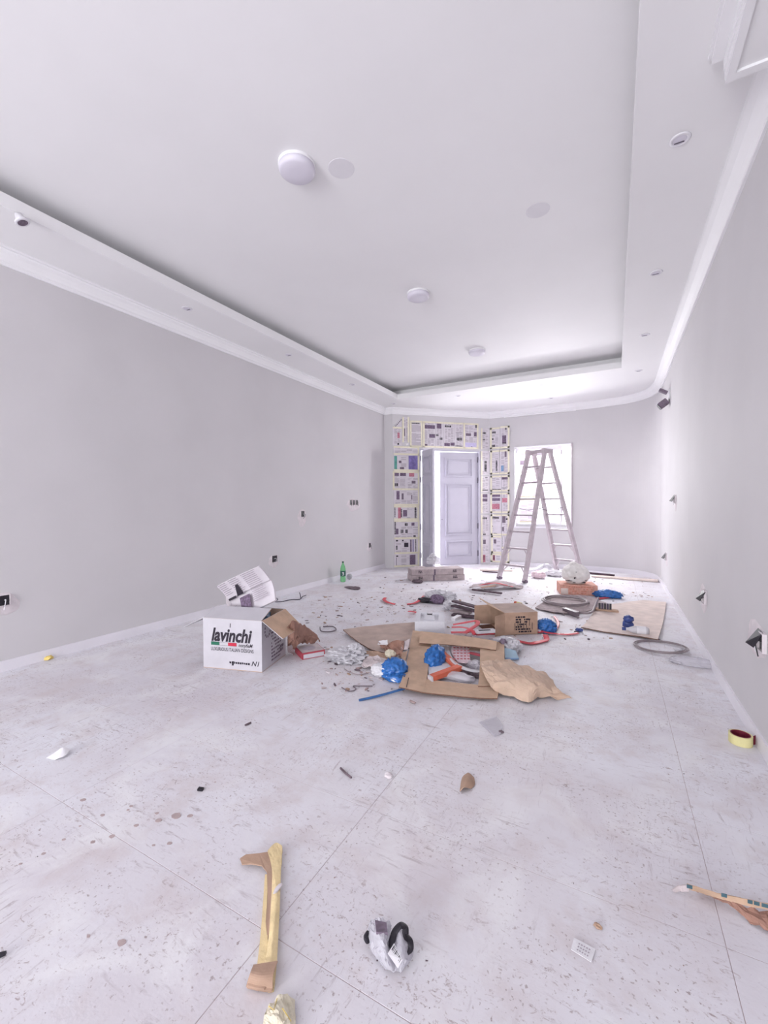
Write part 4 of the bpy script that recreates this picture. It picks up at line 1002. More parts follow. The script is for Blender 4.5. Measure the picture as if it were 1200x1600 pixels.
mb = MB(); mb.sheet(S([[(705, 1010, .05), (720, 1010, .06), (734, 1014, .05)], [(706, 1022, .05), (720, 1024, .065), (734, 1026, .06)], [(716, 1036, .05), (726, 1036, .06), (736, 1035, .05)]]), 4, .003, amp=.008, freq=14, seed=9)
ck = mb.build('check_paper', PINK, label='pink checked wrapping paper inside the cardboard frame', cat='paper')
mb = MB()
for i in range(5):
    for j in range(5):
        a = P(708 + j * 5.5, 1012.5 + i * 4.4, .083); mb.add([a, a + Vector((.018, .004, 0)), a + Vector((.012, .03, 0)), a + Vector((-.006, .026, 0))], [(0, 1, 2, 3)])
mb.build('check_print', REDBOX, parent=ck)['kind'] = 'stuff'
mb = MB(); mb.tube(crpath([P(700, 1018, .05), P(704, 1030, .06), P(716, 1040, .06), P(734, 1047, .05), P(752, 1049, .045)]), .016, 8, flat=(1.4, .6)); mb.build('pale_tube', CLEARW, smooth=True, label='pale greenish plastic tube curving inside the cardboard frame', cat='tube')
mb = MB(); mb.blob(P(712, 1056, .03), (0.14, 0.05, 0.03), .3, 3, 33, floor=0); mb.build('clear_plastic_wrap', CLEAR, smooth=True, label='clear plastic wrap lying inside the cardboard frame', cat='plastic')
mb = MB(); mb.blob(P(738, 1052, .02), (0.09, 0.05, 0.03), .5, 5, 34, floor=0); mb.build('dark_rubbish_clump', DARKCHIP, label='dark clump of rubbish at the lower right inside the frame', cat='debris')
bar(P(734, 1020, .06), P(752, 1024, .06), .03, .012).build('red_strip', REDBOX, label='short red strip at the right inside the cardboard frame', cat='strip')
mb = MB(); mb.sheet(S([[(686, 1008, .06), (702, 1012, .05)], [(698, 1020, .05), (704, 1026, .03)]]), 4, .004, amp=.01, freq=12, seed=2); mb.build('grey_card_scrap', PAPERG, label='grey card scrap behind the blue bag inside the frame', cat='cardboard')
mb = MB(); mb.sheet(S([[(740, 1010, .06), (752, 1011, .06)], [(728, 1016, .05), (750, 1018, .05)]]), 3, .003, amp=.006, freq=12, seed=12); mb.build('brown_card_scrap', CARD2, label='brown card scrap under the top strip of the frame', cat='cardboard')
mb = MB(); mb.blob(P(742, 1040, .03), (0.07, 0.06, 0.035), .5, 4, 35, floor=0); mb.build('crinkled_film', CLEAR, label='crinkled clear film at the right inside the cardboard frame', cat='plastic')
mb = MB(); mb.sheet(S([[(690, 1048, .03), (720, 1046, .03)], [(700, 1056, .02), (728, 1053, .02)]]), 4, .003, amp=.012, freq=15, seed=36); mb.build('shade_card_scrap', CARDIN, label='card scrap added as dark shade beside the orange tray inside the frame', cat='cardboard')  # added scrap, coloured dark as shadow among the rubbish
# left flank of the heap
mb = MB(); mb.blob(P(617, 1045, .06), (0.095, 0.09, 0.075), 0.33, 3.4, 41, 4, floor=0); mb.build('blue_plastic_bag', BLUE, smooth=True, label='round crumpled blue bag left of the cardboard frame', cat='bag', group='blue plastic bags')
mb = MB(); mb.blob(P(618, 1057, .03), (0.10, 0.06, 0.03), 0.43, 3.7, 42, 4, floor=0); mb.build('blue_plastic_bag', BLUE, smooth=True, label='flat blue bag in front of the round blue bag', cat='bag', group='blue plastic bags')
mb = MB(); mb.blob(P(597, 1047, .035), (0.085, 0.07, 0.045), 0.38, 3.4, 43, 4, floor=0); mb.build('white_bag_scrap', PAPERW, smooth=True, label='crumpled white bag scrap left of the round blue bag', cat='bag')
mb = MB(); mb.sheet(S([[(596, 1055, .03), (612, 1061, .03), (632, 1059, .03)], [(606, 1062, .006), (618, 1068, .006), (630, 1066, .006)]]), 4, .003, amp=.02, freq=12, seed=4); mb.build('white_paper_scrap', PAPERW, label='white paper scrap under the blue bags', cat='paper')
mb = MB(); mb.sheet(S([[(568, 1029, .03), (590, 1026, .05), (610, 1034, .03)], [(565, 1040, .02), (585, 1038, .04), (600, 1038, .04)], [(570, 1045, .01), (584, 1043, .015), (598, 1040, .02)]]), 4, .005, amp=.02, freq=9, seed=5); mb.build('torn_card_piece', PAPERG, label='torn pale card piece between the plastic bag and the blue bags', cat='cardboard')
mb = MB(); mb.sheet(S([[(592, 1003, .06), (605, 1000, .085)], [(590, 1008, .05), (606, 1007, .06)]]), 4, .004, amp=.012, freq=12, seed=6); mb.build('white_card_corner', PAPERW, label='white bent card corner on the flattened cardboard sheet', cat='cardboard')
mb = MB(); mb.sheet(S([[(592, 1007, .05), (604, 1008, .03), (618, 1004, .10), (632, 1003, .11)], [(600, 1016, .03), (610, 1018, .02), (620, 1014, .05), (630, 1014, .09)], [(606, 1026, .03), (616, 1028, .05), (622, 1024, .06), (628, 1026, .05)]]), 4, .005, amp=.03, freq=9, seed=7); mb.build('crumpled_brown_paper', BROWNP, label='crumpled dark brown paper against the left side of the frame', cat='paper')
mb = MB(); mb.sheet(S([[(628, 1005, .11), (641, 999, .13)], [(626, 1017, .07), (637, 1015, .09)]]), 4, .004, amp=.012, freq=12, seed=8); mb.build('light_card_flap', PAPERG, label='pale torn card flap leaning on the left side of the frame', cat='cardboard')
mb = MB(); mb.sheet(S([[(566, 1018, .03), (590, 1020, .03), (608, 1024, .03)], [(570, 1028, .02), (590, 1030, .025), (605, 1032, .02)]]), 4, .004, amp=.02, freq=9, seed=9); mb.build('torn_brown_card', CARD2, label='torn brown card under the edge of the flattened sheet', cat='cardboard')
mb = MB(); mb.sheet(S([[(628, 1020, .09), (637, 1018, .09)], [(626, 1034, .06), (633, 1036, .06)]]), 3, .004, amp=.01, freq=9, seed=19); mb.build('upright_brown_scrap', CARD2, label='narrow brown scrap leaning on the frame above the blue bag', cat='cardboard')
mb = MB(); mb.blob(P(610, 1022, .05), (0.045, 0.04, 0.035), .4, 3, 44, floor=0); mb.build('knotted_paper', CREAM, label='small knotted cream paper on the brown paper clump', cat='paper')
mb = MB(); mb.blob(P(543, 1024, .03), (0.17, 0.13, 0.05), 0.48, 3.8, 45, 4, floor=0); mb.blob(P(555, 1017, .05), (0.08, 0.07, 0.06), .4, 3, 46, 3, floor=0); mb.build('clear_plastic_bag', CLEARW, smooth=False, label='crumpled clear plastic bag right of the red box', cat='bag')
mb = MB(); mb.sheet(S([[(448, 985, .28), (458, 975, .34), (472, 980, .26), (488, 992, .12)], [(450, 1000, .16), (462, 996, .2), (478, 1000, .12), (500, 1000, .06)], [(449, 1014, .04), (463, 1010, .06), (480, 1006, .06), (496, 1004, .05)]]), 5, .004, amp=.05, freq=13, seed=13); mb.build('crumpled_kraft_wrap', BROWNP, label='crumpled brown wrapping paper behind the right flap of the white carton', cat='paper')
mb = MB(); mb.sheet(S([[(449, 1000, .14), (460, 1002, .12)], [(449, 1012, .06), (460, 1014, .04)], [(450, 1022, .01), (458, 1024, .006)]]), 4, .004, amp=.02, freq=14, seed=14); mb.build('mesh_paper_scrap', PAPERG, label='grey mesh paper scrap against the side of the white carton', cat='paper')
mb = MB(); mb.blob(P(720, 1000, .05), (0.12, 0.1, 0.05), .4, 2.6, 47, floor=0); mb.build('grey_rag_clump', CLOTH, label='grey rag clump behind the top strip of the frame', cat='rag')
mb = MB(); mb.blob(P(792, 1008, .05), (0.12, 0.11, 0.06), 0.43, 3.6, 48, 4, floor=0); pbag = mb.build('clear_plastic_bag', CLEARW, smooth=False, label='clear plastic bag right of the frame, under the brown carton', cat='bag')
mb = MB(); mb.blob(P(786, 1003, .10), (0.03, 0.02, 0.03), .4, 4, 49, 2); mb.build('dark_print', INKM, parent=pbag)
mb = MB(); mb.sheet(S([[(788, 1012, .07), (806, 1017, .05)], [(789, 1025, .03), (810, 1027, .02)], [(790, 1031, .01), (811, 1030, .01)]]), 4, .006, amp=.004, freq=9, seed=15); bb = mb.build('pale_blue_packet', LBLUE, label='pale blue packet lying right of the cardboard frame', cat='packet')
mb = MB(); mb.slab([P(789, 1028, .0245), P(810.5, 1028.5, .022), P(811, 1030.5, .016), P(790, 1031.5, .016)], .002); mb.build('blue_edge', PBLU, parent=bb)
# dark offcuts behind
for i, (a, b, w2, h2, lb) in enumerate(((P(709, 939, .12), P(750, 950, .13), .07, .02, 'dark wooden slat on top of the offcut pile'), (P(708, 946, .07), P(745, 955, .08), .08, .02, 'second dark slat of the offcut pile'), (P(706, 953, .04), P(735, 958, .04), .1, .02, 'short grey slat in the offcut pile'), (P(707, 960, .02), P(742, 964, .02), .09, .02, 'lowest dark slat in the offcut pile'))):
    bar(a, b, w2, h2).build('wooden_slat', [DWOOD, DWOOD, CLOTH, DWOOD][i], label=lb, cat='wood', group='dark wooden offcuts on the heap')
mb = MB(); mb.blob(P(668, 938, .03), (0.13, 0.06, 0.035), .5, 4, 51, floor=0); mb.build('black_rag', BLACKP, label='black rag lying behind the polystyrene block', cat='rag')
mb = MB(); mb.blob(P(683, 937, .05), (0.1, 0.07, 0.06), .4, 4, 52, floor=0); mb.build('dark_patterned_bag', PHOTO, label='small dark patterned bag behind the polystyrene block', cat='bag')
mb = MB(); mb.blob(P(688, 931, .06), (0.2, 0.14, 0.07), 0.43, 3.4, 53, 4, floor=0); mb.build('clear_plastic_bag', CLEARW, smooth=False, label='clear plastic bag behind the polystyrene block, nearest the door', cat='bag')
mb = MB(); mb.blob(P(703, 945, .05), (0.07, 0.12, 0.06), .4, 3, 54, floor=0); mb.build('crinkled_grey_film', CLEARW, label='crinkled grey film between polystyrene and dark slats', cat='plastic')
# white metal bracket
bk = thing('white_bracket', P(760, 985), 'white and black metal bracket lying in front of the brown carton opening', 'bracket')
bar(P(744, 987, .09), P(772, 985, .09), .05, .03).build('bracket_body', WHITEP, parent=bk); bar(P(748, 985, .108), P(766, 984, .108), .02, .004).build('slot', BLACKP, parent=bk)
bar(P(708, 968, .10), P(718, 963, .11), .05, .03).build('white_clip', WHITEP, label='white plastic clip below the dark slats', cat='clip')
# red straps
def strap(pts, label, r=.016, mtl=RED, name='red_strap', group='red plastic straps on the heap', flat=(1.5, .35), cat='strap'):
    mb = MB(); mb.tube(crpath([P(*q) for q in pts], 8), r, 8, flat=flat); return mb.build(name, mtl, smooth=False, label=label, cat=cat, group=group)
strap([(602, 934, .01), (600, 937, .02), (606, 941, .02), (617, 944, .01)], 'short curved red strap, farthest left on the floor')
strap([(636, 944, .01), (648, 942, .02), (658, 936, .03), (664, 930, .03)], 'red strap beside the black rag')
strap([(639, 955, .02), (648, 956, .03), (657, 959, .03)], 'short red strap left of the polystyrene block')
strap([(708, 976, .08), (725, 973, .1), (744, 970, .11), (746, 975, .1), (735, 983, .09), (721, 993, .06)], 'folded red strap in front of the brown carton')
strap([(706, 980, .07), (722, 980, .08), (736, 984, .09), (742, 992, .06)], 'red strap crossing under the folded strap', .014)
strap([(705, 988, .06), (722, 988, .06), (733, 987, .05)], 'straight red strap low against the polystyrene block', .02)
strap([(744, 992, .05), (756, 991, .05), (772, 990, .05)], 'red strap under the white bracket', .014)
strap([(808, 1001, .02), (828, 1005, .015), (846, 1002, .015), (854, 999, .02), (852, 992, .04)], 'red strap curling up in front of the brown carton', .018)
strap([(838, 984, .03), (860, 989, .02), (885, 991, .012), (903, 989, .012)], 'long red strap right of the brown carton', .014)
strap([(841, 988, .02), (858, 986, .02), (870, 980, .02), (872, 972, .015), (866, 963, .012)], 'thin red strap looping round the blue bag', .009)
strap([(838, 972, .05), (846, 976, .04), (842, 986, .03)], 'pink strap end at the right edge of the brown carton', .012, PINK)
strap([(906, 935, .012), (920, 937, .012), (936, 935, .012), (954, 933, .012)], 'red strap below the orange carton', .02)
mb = MB(); mb.blob(P(853, 979, .05), (0.1, 0.09, 0.075), 0.33, 3.6, 61, 4, floor=0); mb.build('blue_plastic_bag', BLUE, smooth=True, label='crumpled blue bag right of the brown carton', cat='bag', group='blue plastic bags')
mb = MB(); mb.blob(P(949, 929, .04), (0.17, 0.09, 0.06), 0.38, 3.4, 62, 4, floor=0); mb.build('blue_plastic_bag', BLUE, smooth=True, label='flat blue bag right of the orange carton', cat='bag', group='blue plastic bags')
mb = MB(); mb.blob(P(905, 984, .02), (0.035, 0.025, 0.02), .3, 3, 63, floor=0); mb.build('blue_scrap', BLUED, label='small dark blue scrap at the end of the long red strap', cat='debris')
# blue thin pipe
mb = MB(); mb.tube(crpath([P(561, 1094, .008), P(580, 1090, .01), P(600, 1085, .014), P(632, 1076, .02)]), .008, 8); mb.build('blue_pipe', BLUEP, label='thin blue pipe on the floor pointing under the cardboard frame', cat='pipe')
# wires near the carton and floor
for i, (pts, lb, m_) in enumerate((([(424, 937, .02), (430, 934, .04), (434, 937, .03), (428, 940, .01), (440, 940, .01), (455, 937, .01), (468, 936.5, .01), (473, 932, .03), (478, 930, .02)], 'loose dark wire behind the white carton', DARKM),
        ([(470, 935, .01), (469, 929, .05), (468, 926, .06)], 'wire end sticking up behind the white carton', DARKM),
        ([(500, 980, .01), (502, 986, .012), (515, 987, .012), (525, 984, .012), (520, 979, .012), (505, 979, .01)], 'small oval wire loop on the dusty floor', HOSED),
        ([(534, 1074, .006), (545, 1080, .006), (556, 1077, .006), (552, 1072, .006), (560, 1072, .01), (582, 1072, .006)], 'thin coiled wire left of the blue pipe', HOSED),
        ([(538, 1045, .006), (546, 1050, .006), (560, 1054, .006), (575, 1052, .006)], 'thin curved wire in front of the clear bag', HOSE))):
    mb = MB(); mb.tube(crpath([P(*q) for q in pts], 6), .006 if i < 3 else .004, 6); mb.build('loose_wire', m_, label=lb, cat='wire', group='loose wires on the floor')

# ================================================================== RIGHT SIDE CLUTTER
mb = MB(); mb.sheet(S([[(930, 948, .01), (965, 943, .01), (1005, 938, .01), (1041, 941, .012)], [(925, 960, .01), (965, 958, .01), (1005, 958, .01), (1038, 962, .015)], [(916, 972, .012), (955, 975, .01), (998, 978, .01), (1034, 980, .02)], [(908, 980, .02), (945, 987, .015), (990, 993, .02), (1028, 999, .03)]]), 4, 0.008, amp=.005, freq=4, seed=21, m2=1)
mb.build('plasterboard_sheet', [LWOOD, CARDIN], label='large pale flattened board on the floor by the right wall', cat='board')
mb = MB(); mb.sheet(S([[(862, 931, .02), (890, 930, .02), (925, 934, .02), (950, 944, .02)], [(848, 942, .02), (885, 944, .03), (920, 948, .03), (948, 950, .02)], [(836, 950, .015), (860, 956, .015), (885, 958, .02), (905, 957, .02)]]), 4, .01, amp=.02, freq=7, seed=22); mb.build('grey_sack', CLOTH, label='flat grey sack under the hose coil', cat='sack')
def coil(c, r, n, tr, label, mtl, name='hose_coil', ry=1.0, z=.05, seed=0):
    pts = []
    for i in range(n * 24):
        a = i / 24 * 2 * math.pi; rr = r * (1 + .06 * math.sin(a * 1.37 + seed))
        pts.append(c + Vector((math.cos(a) * rr, math.sin(a) * rr * ry, z + tr * .9 * (i / 24) + .008 * math.sin(a + seed))))
    mb = MB(); mb.tube(pts, tr, 8); return mb
coil(P(883, 946), .265, 3, .010, '', HOSE, z=.05, seed=1).build('hose_coil', HOSE, smooth=True, label='grey hose coiled on the flat sack', cat='hose')
mb = MB(); mb.tube(crpath([P(905, 957, .04), P(918, 958, .03), P(926, 955, .04), P(929, 948, .05), P(932, 940, .04), P(935, 934, .03)]), .014, 8); mb.build('hose_end', HOSE, smooth=True, label='pale hose end curving up beside the hose coil', cat='hose')
bar(P(882, 953, .035), P(902, 960, .035), .055, .055).build('pipe_stub', HOSED, label='short grey pipe stub below the hose coil', cat='pipe')
coil(P(1032, 1013), .20, 4, .0045, '', HOSE, z=.010, ry=.95, seed=2).build('cable_coil', HOSE, smooth=True, label='grey cable coil on the floor near the right wall', cat='cable')
mb = MB(); mb.blob(P(1060, 1016, .02), (0.03, 0.03, 0.02), .3, 3, 64, floor=0); mb.build('cable_tie_bundle', CLEARW, label='small clear tie bundle at the right end of the cable coil', cat='plastic')
bt = thing('plastic_water_bottle', P(1000, 984), 'clear crushed water bottle lying on the pale board', 'bottle')
a_, b_ = P(972, 982, .055), P(1014, 986, .055); d_ = (b_ - a_).normalized(); q_ = Vector((0, 0, 1)).rotation_difference(d_).to_matrix().to_4x4()
BT = Matrix.Translation(a_) @ q_; ln = (b_ - a_).length
MB().lathe([(0.014, 0.03), (0.015, .05), (.036, .1), (.039, .13), (.034, .15), (.039, .17), (.035, .19), (.039, .21), (.038, ln - .02), (.03, ln), (0, ln - .005)], 20, BT).build('body', CLEARW, parent=bt, smooth=True)
MB().lathe([(0.0, 0.0), (.017, 0.0), (.017, .032), (0, .032)], 16, BT).build('cap', BLUED, parent=bt)
MB().lathe([(.0395, .125), (.0398, .128), (.0398, .2), (.0395, .203)], 20, BT).build('label_band', PAPERW, parent=bt)
mb = MB(); mb.blob(P(981, 975, .06), (0.05, 0.04, 0.045), .35, 2.6, 65, floor=.02); mb.blob(P(982, 967, .12), (0.045, 0.03, 0.035), .35, 2.6, 66); mb.build('dark_blue_wrapper', BLUED, smooth=True, label='dark blue wrapper standing behind the water bottle', cat='wrapper')
br_ = thing('brush', P(950, 950), 'dark brush with upright bristle tufts on the pale board', 'brush')
bar(P(930, 951, .03), P(966, 955, .02), .08, .02).build('wooden_back', CARD2, parent=br_)
for k in range(5): MB().box(-.012, .012, -.012, .012, 0, .07, mtx=Matrix.Translation(P(937 + k * 4.2, 951 + k * .35, .04))).build('bristle_tuft', [BLACKP, DARKM][k % 2], parent=br_)
mb = MB(); mb.blob(P(1085, 1035, .02), (0.16, 0.07, 0.035), .3, 2.4, 67, 4, floor=0); mb.build('clear_plastic_tray', CLEAR, smooth=True, label='clear crushed plastic tray by the right skirting', cat='plastic')
# tape roll
c_ = P(1157, 1161)
t = thing('tape_roll', c_, 'roll of yellow tape with dark red core near the right wall', 'tape roll')
T = Matrix.Translation(c_)
MB().lathe([(.044, 0.001), (.052, 0.001), (.052, .05), (.044, .05), (.044, .001)], 32, T).build('tape_body', YEL, parent=t, smooth=False)
MB().lathe([(.040, 0.002), (.0438, 0.002), (.0438, .051), (.040, .051), (.040, .002)], 32, T).build('core', MAROON, parent=t)
MB().lathe([(.0395, 0.001), (.0395, .003), (0, .003)], 24, T).build('core_floor', MAROON, parent=t)
mb = MB(); d_ = (P(1172, 1160) - c_).normalized(); n_ = Vector((-d_.y, d_.x, 0)); e0 = c_ - n_ * .03 + d_ * .044
e1 = e0 + d_ * .03 + n_ * .008; mb.slab([e0 + Vector((0, 0, .003)), e1 + Vector((0, 0, .002)), e1 + Vector((0, 0, .051)), e0 + Vector((0, 0, .05))], .002); mb.build('loose_end', MAROON, parent=t)
# plastic sheet and rags under the ladder
mb = MB(); mb.tube(crpath([P(826, 893, .03), P(836, 890, .12), P(848, 885, .2), P(857, 882, .22), P(862, 890, .12), P(864, 896, .05)]), [.05] * 40, 8) if False else None
mb = MB(); mb.tube(crpath([P(822, 895, .06), P(836, 891, .1), P(848, 885, .15), P(856, 884, .17), P(861, 890, .1), P(864, 896, .05)], 5), .05, 10, flat=(1, .8)); mb.build('white_plastic_roll', CLEARW, smooth=False, label='bent white plastic sheeting under the ladder', cat='plastic')
mb = MB(); mb.blob(P(841, 898, .06), (0.12, 0.1, 0.07), .35, 2.4, 71, floor=0); mb.build('pink_rag', PINK, label='pink rag on the floor under the ladder', cat='rag')
mb = MB(); mb.blob(P(866, 896, .05), (0.14, 0.1, 0.06), .4, 2.6, 72, floor=0); mb.build('white_rag', PAPERW, label='white rag at the foot of the ladder by the grocery bag', cat='rag')
mb = MB(); mb.sheet(S([[(735, 917, .03), (760, 912, .06), (790, 911, .05), (818, 916, .03)], [(733, 921, .02), (760, 919, .04), (790, 918, .04), (812, 920, .01)]]), 4, .008, amp=.05, freq=7, seed=31); mb.build('white_cloth_heap', PAPERG, label='crumpled pale cloth on the floor in front of the ladder', cat='cloth')
strap([(748, 915, .06), (762, 912, .09), (776, 911, .09), (790, 914, .07), (802, 917, .05)], 'red strap on the pale cloth before the ladder', .016)
bar(P(738, 921, .04), P(784, 927, .03), .05, .02).build('wooden_slat', DWOOD, label='dark wooden slat on the floor in front of the pale cloth', cat='wood')
bar(P(752, 918, .07), P(774, 915, .09), .06, .01).build('wooden_slat', CARD2, label='brown slat leaning on the pale cloth', cat='wood')
# timber along the end wall
bar(P(918, 895, .02), P(960, 899, .02), .05, .03).build('timber_batten', DWOOD, label='dark timber batten along the end wall', cat='wood')
bar(P(925, 900, .015), P(1028, 907.5, .02), .14, .025).build('timber_plank', LWOOD, label='pale timber plank along the end wall at right', cat='wood')
bar(P(750, 890, .015), P(800, 891, .015), .16, .02).build('timber_plank', LWOOD, label='pale timber plank on the floor right of the door', cat='wood')
bar(P(754, 893, .03), P(778, 894.5, .03), .05, .02).build('timber_batten', DWOOD, label='short dark batten on the floor right of the door', cat='wood')
# orange and yellow paper cup
cp = thing('paper_cup', P(808, 946), 'small orange and yellow cup lying on the floor behind the brown carton', 'cup')
a_ = P(804, 944, .04); q_ = Vector((0, 0, 1)).rotation_difference((P(812, 945, .04) - a_).normalized()).to_matrix().to_4x4(); BT = Matrix.Translation(a_) @ q_
MB().lathe([(.04, 0), (.037, .03), (.037, .001), (.04, 0)], 18, BT).build('rim', ORANGE, parent=cp); MB().lathe([(.037, .03), (.03, .09), (0, .09)], 18, BT).build('body', YEL, parent=cp)

# green bottle and tape ring by the left wall
c_ = P(536, 909)
t = thing('green_soda_bottle', c_, 'green plastic soda bottle standing by the left wall', 'bottle')
T = Matrix.Translation(c_)
MB().lathe([(0, .002), (.04, .002), (.046, .02), (.045, .09), (.046, .17), (.045, .22), (.034, .27), (.016, .31), (.014, .325), (0, .325)], 24, T).build('body', GREEN, parent=t, smooth=True)
MB().lathe([(.0465, .1), (.0472, .103), (.0472, .19), (.0465, .193)], 24, T).build('label_band', GREENL, parent=t)
MB().lathe([(.016, .325), (.017, .327), (.017, .35), (0, .352)], 16, T).build('cap', GREENC, parent=t)
dr = Vector((-c_.x, -c_.y, 0)).normalized(); sd = Vector((dr.y * -1, dr.x, 0))
mb = MB()
for (a, b, w2, h2) in ((0, .165, .028, .01), (0, .145, .02, .008), (0, .122, .028, .01), (-.012, .145, .01, .045)):
    q = c_ + dr * .0485 + sd * a * -1 + Vector((0, 0, b)); mb.add([q - sd * w2 / 2 - Vector((0, 0, h2 / 2)), q + sd * w2 / 2 - Vector((0, 0, h2 / 2)), q + sd * w2 / 2 + Vector((0, 0, h2 / 2)), q - sd * w2 / 2 + Vector((0, 0, h2 / 2))], [(0, 1, 2, 3)])
mb.build('label_letter', PAPERW, parent=t)
c_ = P(546, 905.5); T = Matrix.Translation(c_ + Vector((0, 0, .052))) @ Matrix.Rotation(YAW, 4, 'Z') @ Matrix.Rotation(math.pi / 2, 4, 'X')
MB().lathe([(.04, -.02), (.05, -.02), (.05, .02), (.04, .02), (.04, -.02)], 28, T).build('tape_ring', CLEARW, label='clear tape ring standing beside the green bottle', cat='tape roll')
mb = MB(); mb.sheet(S([[(538, 917, .01), (552, 916, .015), (563, 918, .01)], [(545, 919.5, .01), (556, 921, .012), (563, 920, .01)]]), 4, .006, amp=.01, freq=9, seed=41); mb.build('dark_flat_scrap', DARKCHIP, label='dark flat scrap on the floor in front of the green bottle', cat='debris')

# ================================================================== FOREGROUND LITTER
t = thing('foam_packing_strip', P(415, 1440), 'long strip of yellow foam on torn cardboard in the foreground', 'packing strip')
mb = MB(); mb.sheet(S([[(418, 1330, .02), (430, 1317, .02), (441, 1322, .02)], [(425, 1360, .02), (432, 1360, .022), (439, 1362, .02)], [(423, 1420, .018), (430, 1420, .024), (437, 1420, .018)], [(418, 1480, .018), (425, 1480, .024), (434, 1480, .018)], [(410, 1510, .018), (421, 1512, .024), (432, 1512, .018)], [(412, 1543, .01), (420, 1545, .016), (428, 1545, .01)]]), 5, .012, amp=.002, freq=30, seed=50); mb.build('foam_strip', FOAMY, parent=t)
mb = MB(); mb.sheet(S([[(414, 1366, .012), (419, 1366, .014)], [(411, 1410, .01), (417, 1410, .012)], [(408, 1450, .01), (417, 1450, .012)], [(405, 1480, .01), (419, 1482, .014)], [(402, 1505, .01), (412, 1505, .012)]]), 5, .006, seed=51); mb.build('side_foam', FOAMY, parent=t)
mb = MB(); mb.slab([P(*q) for q in ((375, 1341, .022), (384, 1335, .022), (405, 1333, .02), (424, 1330, .02), (426, 1360, .02), (422, 1440, .016), (418, 1470, .012), (415, 1440, .014), (418, 1400, .016), (417, 1362, .018), (409, 1352, .02), (392, 1349, .02), (378, 1350, .018))][::-1], .004); mb.build('torn_cardboard', CARD2, parent=t)
mb = MB(); mb.sheet(S([[(396, 1507, .034), (415, 1504, .036), (434, 1501, .036)], [(391, 1520, .04), (408, 1524, .042), (427, 1522, .038)], [(386, 1536, .024), (404, 1541, .024), (426, 1543, .022)], [(387, 1541, .006), (404, 1545, .006), (425, 1548, .006)]]), 5, .004, seed=52); mb.build('folded_cardboard_end', CARD2, parent=t)
mb = MB(); mb.blob(P(434, 1388, .026), (.008, .02, .004), .4, 4, 50, 2); mb.build('plaster_splash', PLAST, parent=t)
# plastic package with black straps
t = thing('plastic_package', P(605, 1490), 'clear plastic package with black straps and barcode label in the foreground', 'package')
mb = MB(); mb.sheet(S([[(580, 1440, .02), (592, 1437, .05), (606, 1440, .055), (612, 1447, .04)], [(574, 1458, .02), (588, 1460, .07), (602, 1464, .075), (609, 1470, .03)], [(582, 1486, .015), (596, 1490, .06), (606, 1494, .06), (612, 1490, .03)], [(598, 1508, .006), (608, 1516, .02), (615, 1521, .012), (620, 1512, .012)]]), 5, .004, amp=.012, freq=25, seed=60); mb.build('left_film', CLEARP, parent=t)
mb = MB(); mb.sheet(S([[(612, 1462, .03), (622, 1448, .055), (632, 1452, .05), (640, 1465, .02)], [(612, 1478, .03), (622, 1472, .06), (634, 1476, .055), (646, 1484, .012)], [(612, 1500, .02), (622, 1498, .035), (632, 1500, .03), (643, 1497, .008)], [(612, 1520, .006), (618, 1522, .008), (630, 1514, .008), (637, 1508, .006)]]), 5, .004, amp=.012, freq=25, seed=61); mb.build('right_film', CLEARP, parent=t)
mb = MB(); mb.slab([P(586, 1441, .068), P(604, 1445, .075), P(606, 1461, .082), P(588, 1460, .08)], .006); mb.build('grey_insert', INKM, parent=t)
mb = MB(); mb.tube(crpath([P(575, 1457, .03), P(571, 1464, .03), P(574, 1471, .02), P(577, 1466, .02)]), .006, 8); mb.build('black_strap', BLACKP, parent=t)
mb = MB(); mb.tube(crpath([P(605, 1482, .05), P(612, 1472, .06), P(617, 1456, .07), P(626, 1446, .08), P(633, 1450, .075), P(634, 1462, .065), P(640, 1470, .055), P(641, 1482, .045), P(636, 1487, .04)]), .006, 8, flat=(1.7, .5)); mb.build('black_strap', BLACKP, parent=t)
mb = MB(); q = [P(606, 1490, .075), P(616, 1474, .082), P(629, 1500, .055), P(622, 1513, .045)]; mb.slab([q[0], q[3], q[2], q[1]], .002); lb_ = mb.build('barcode_label', PAPERW, parent=t)
mb = MB()
for k in range(9):
    f0, f1 = .08 + k * .1, .08 + k * .1 + .03 + .03 * (k % 3 == 0)
    a, b = q[1].lerp(q[0], .1), q[2].lerp(q[3], .1); c, d = q[1].lerp(q[0], .55), q[2].lerp(q[3], .55)
    up_ = Vector((0, 0, .0015)); mb.add([a.lerp(b, f0) + up_, a.lerp(b, f1) + up_, c.lerp(d, f1) + up_, c.lerp(d, f0) + up_], [(0, 1, 2, 3)])
mb.build('bars', INK, parent=lb_)
# paper at the bottom edge
t = thing('crumpled_cream_paper', P(437, 1585), 'crumpled cream paper with folds at the bottom edge of the picture', 'paper')
mb = MB(); mb.sheet(S([[(420, 1570, .012), (432, 1560, .02), (447, 1557, .02), (461, 1560, .012)], [(414, 1585, .01), (430, 1582, .035), (446, 1580, .03), (461, 1582, .012)], [(411, 1602, .006), (430, 1604, .03), (448, 1604, .03), (462, 1602, .01)], [(408, 1625, .006), (430, 1627, .015), (450, 1626, .012), (463, 1622, .006)]]), 6, .003, amp=.012, freq=30, seed=70); mb.build('sheet', CREAM, parent=t)
mb = MB(); mb.tube([P(420, 1572, .03), P(428, 1578, .042), P(433, 1560, .035)], .0012, 5); mb.tube([P(441, 1575, .045), P(455, 1596, .03)], .0012, 5); mb.build('string', GOLD, parent=t)
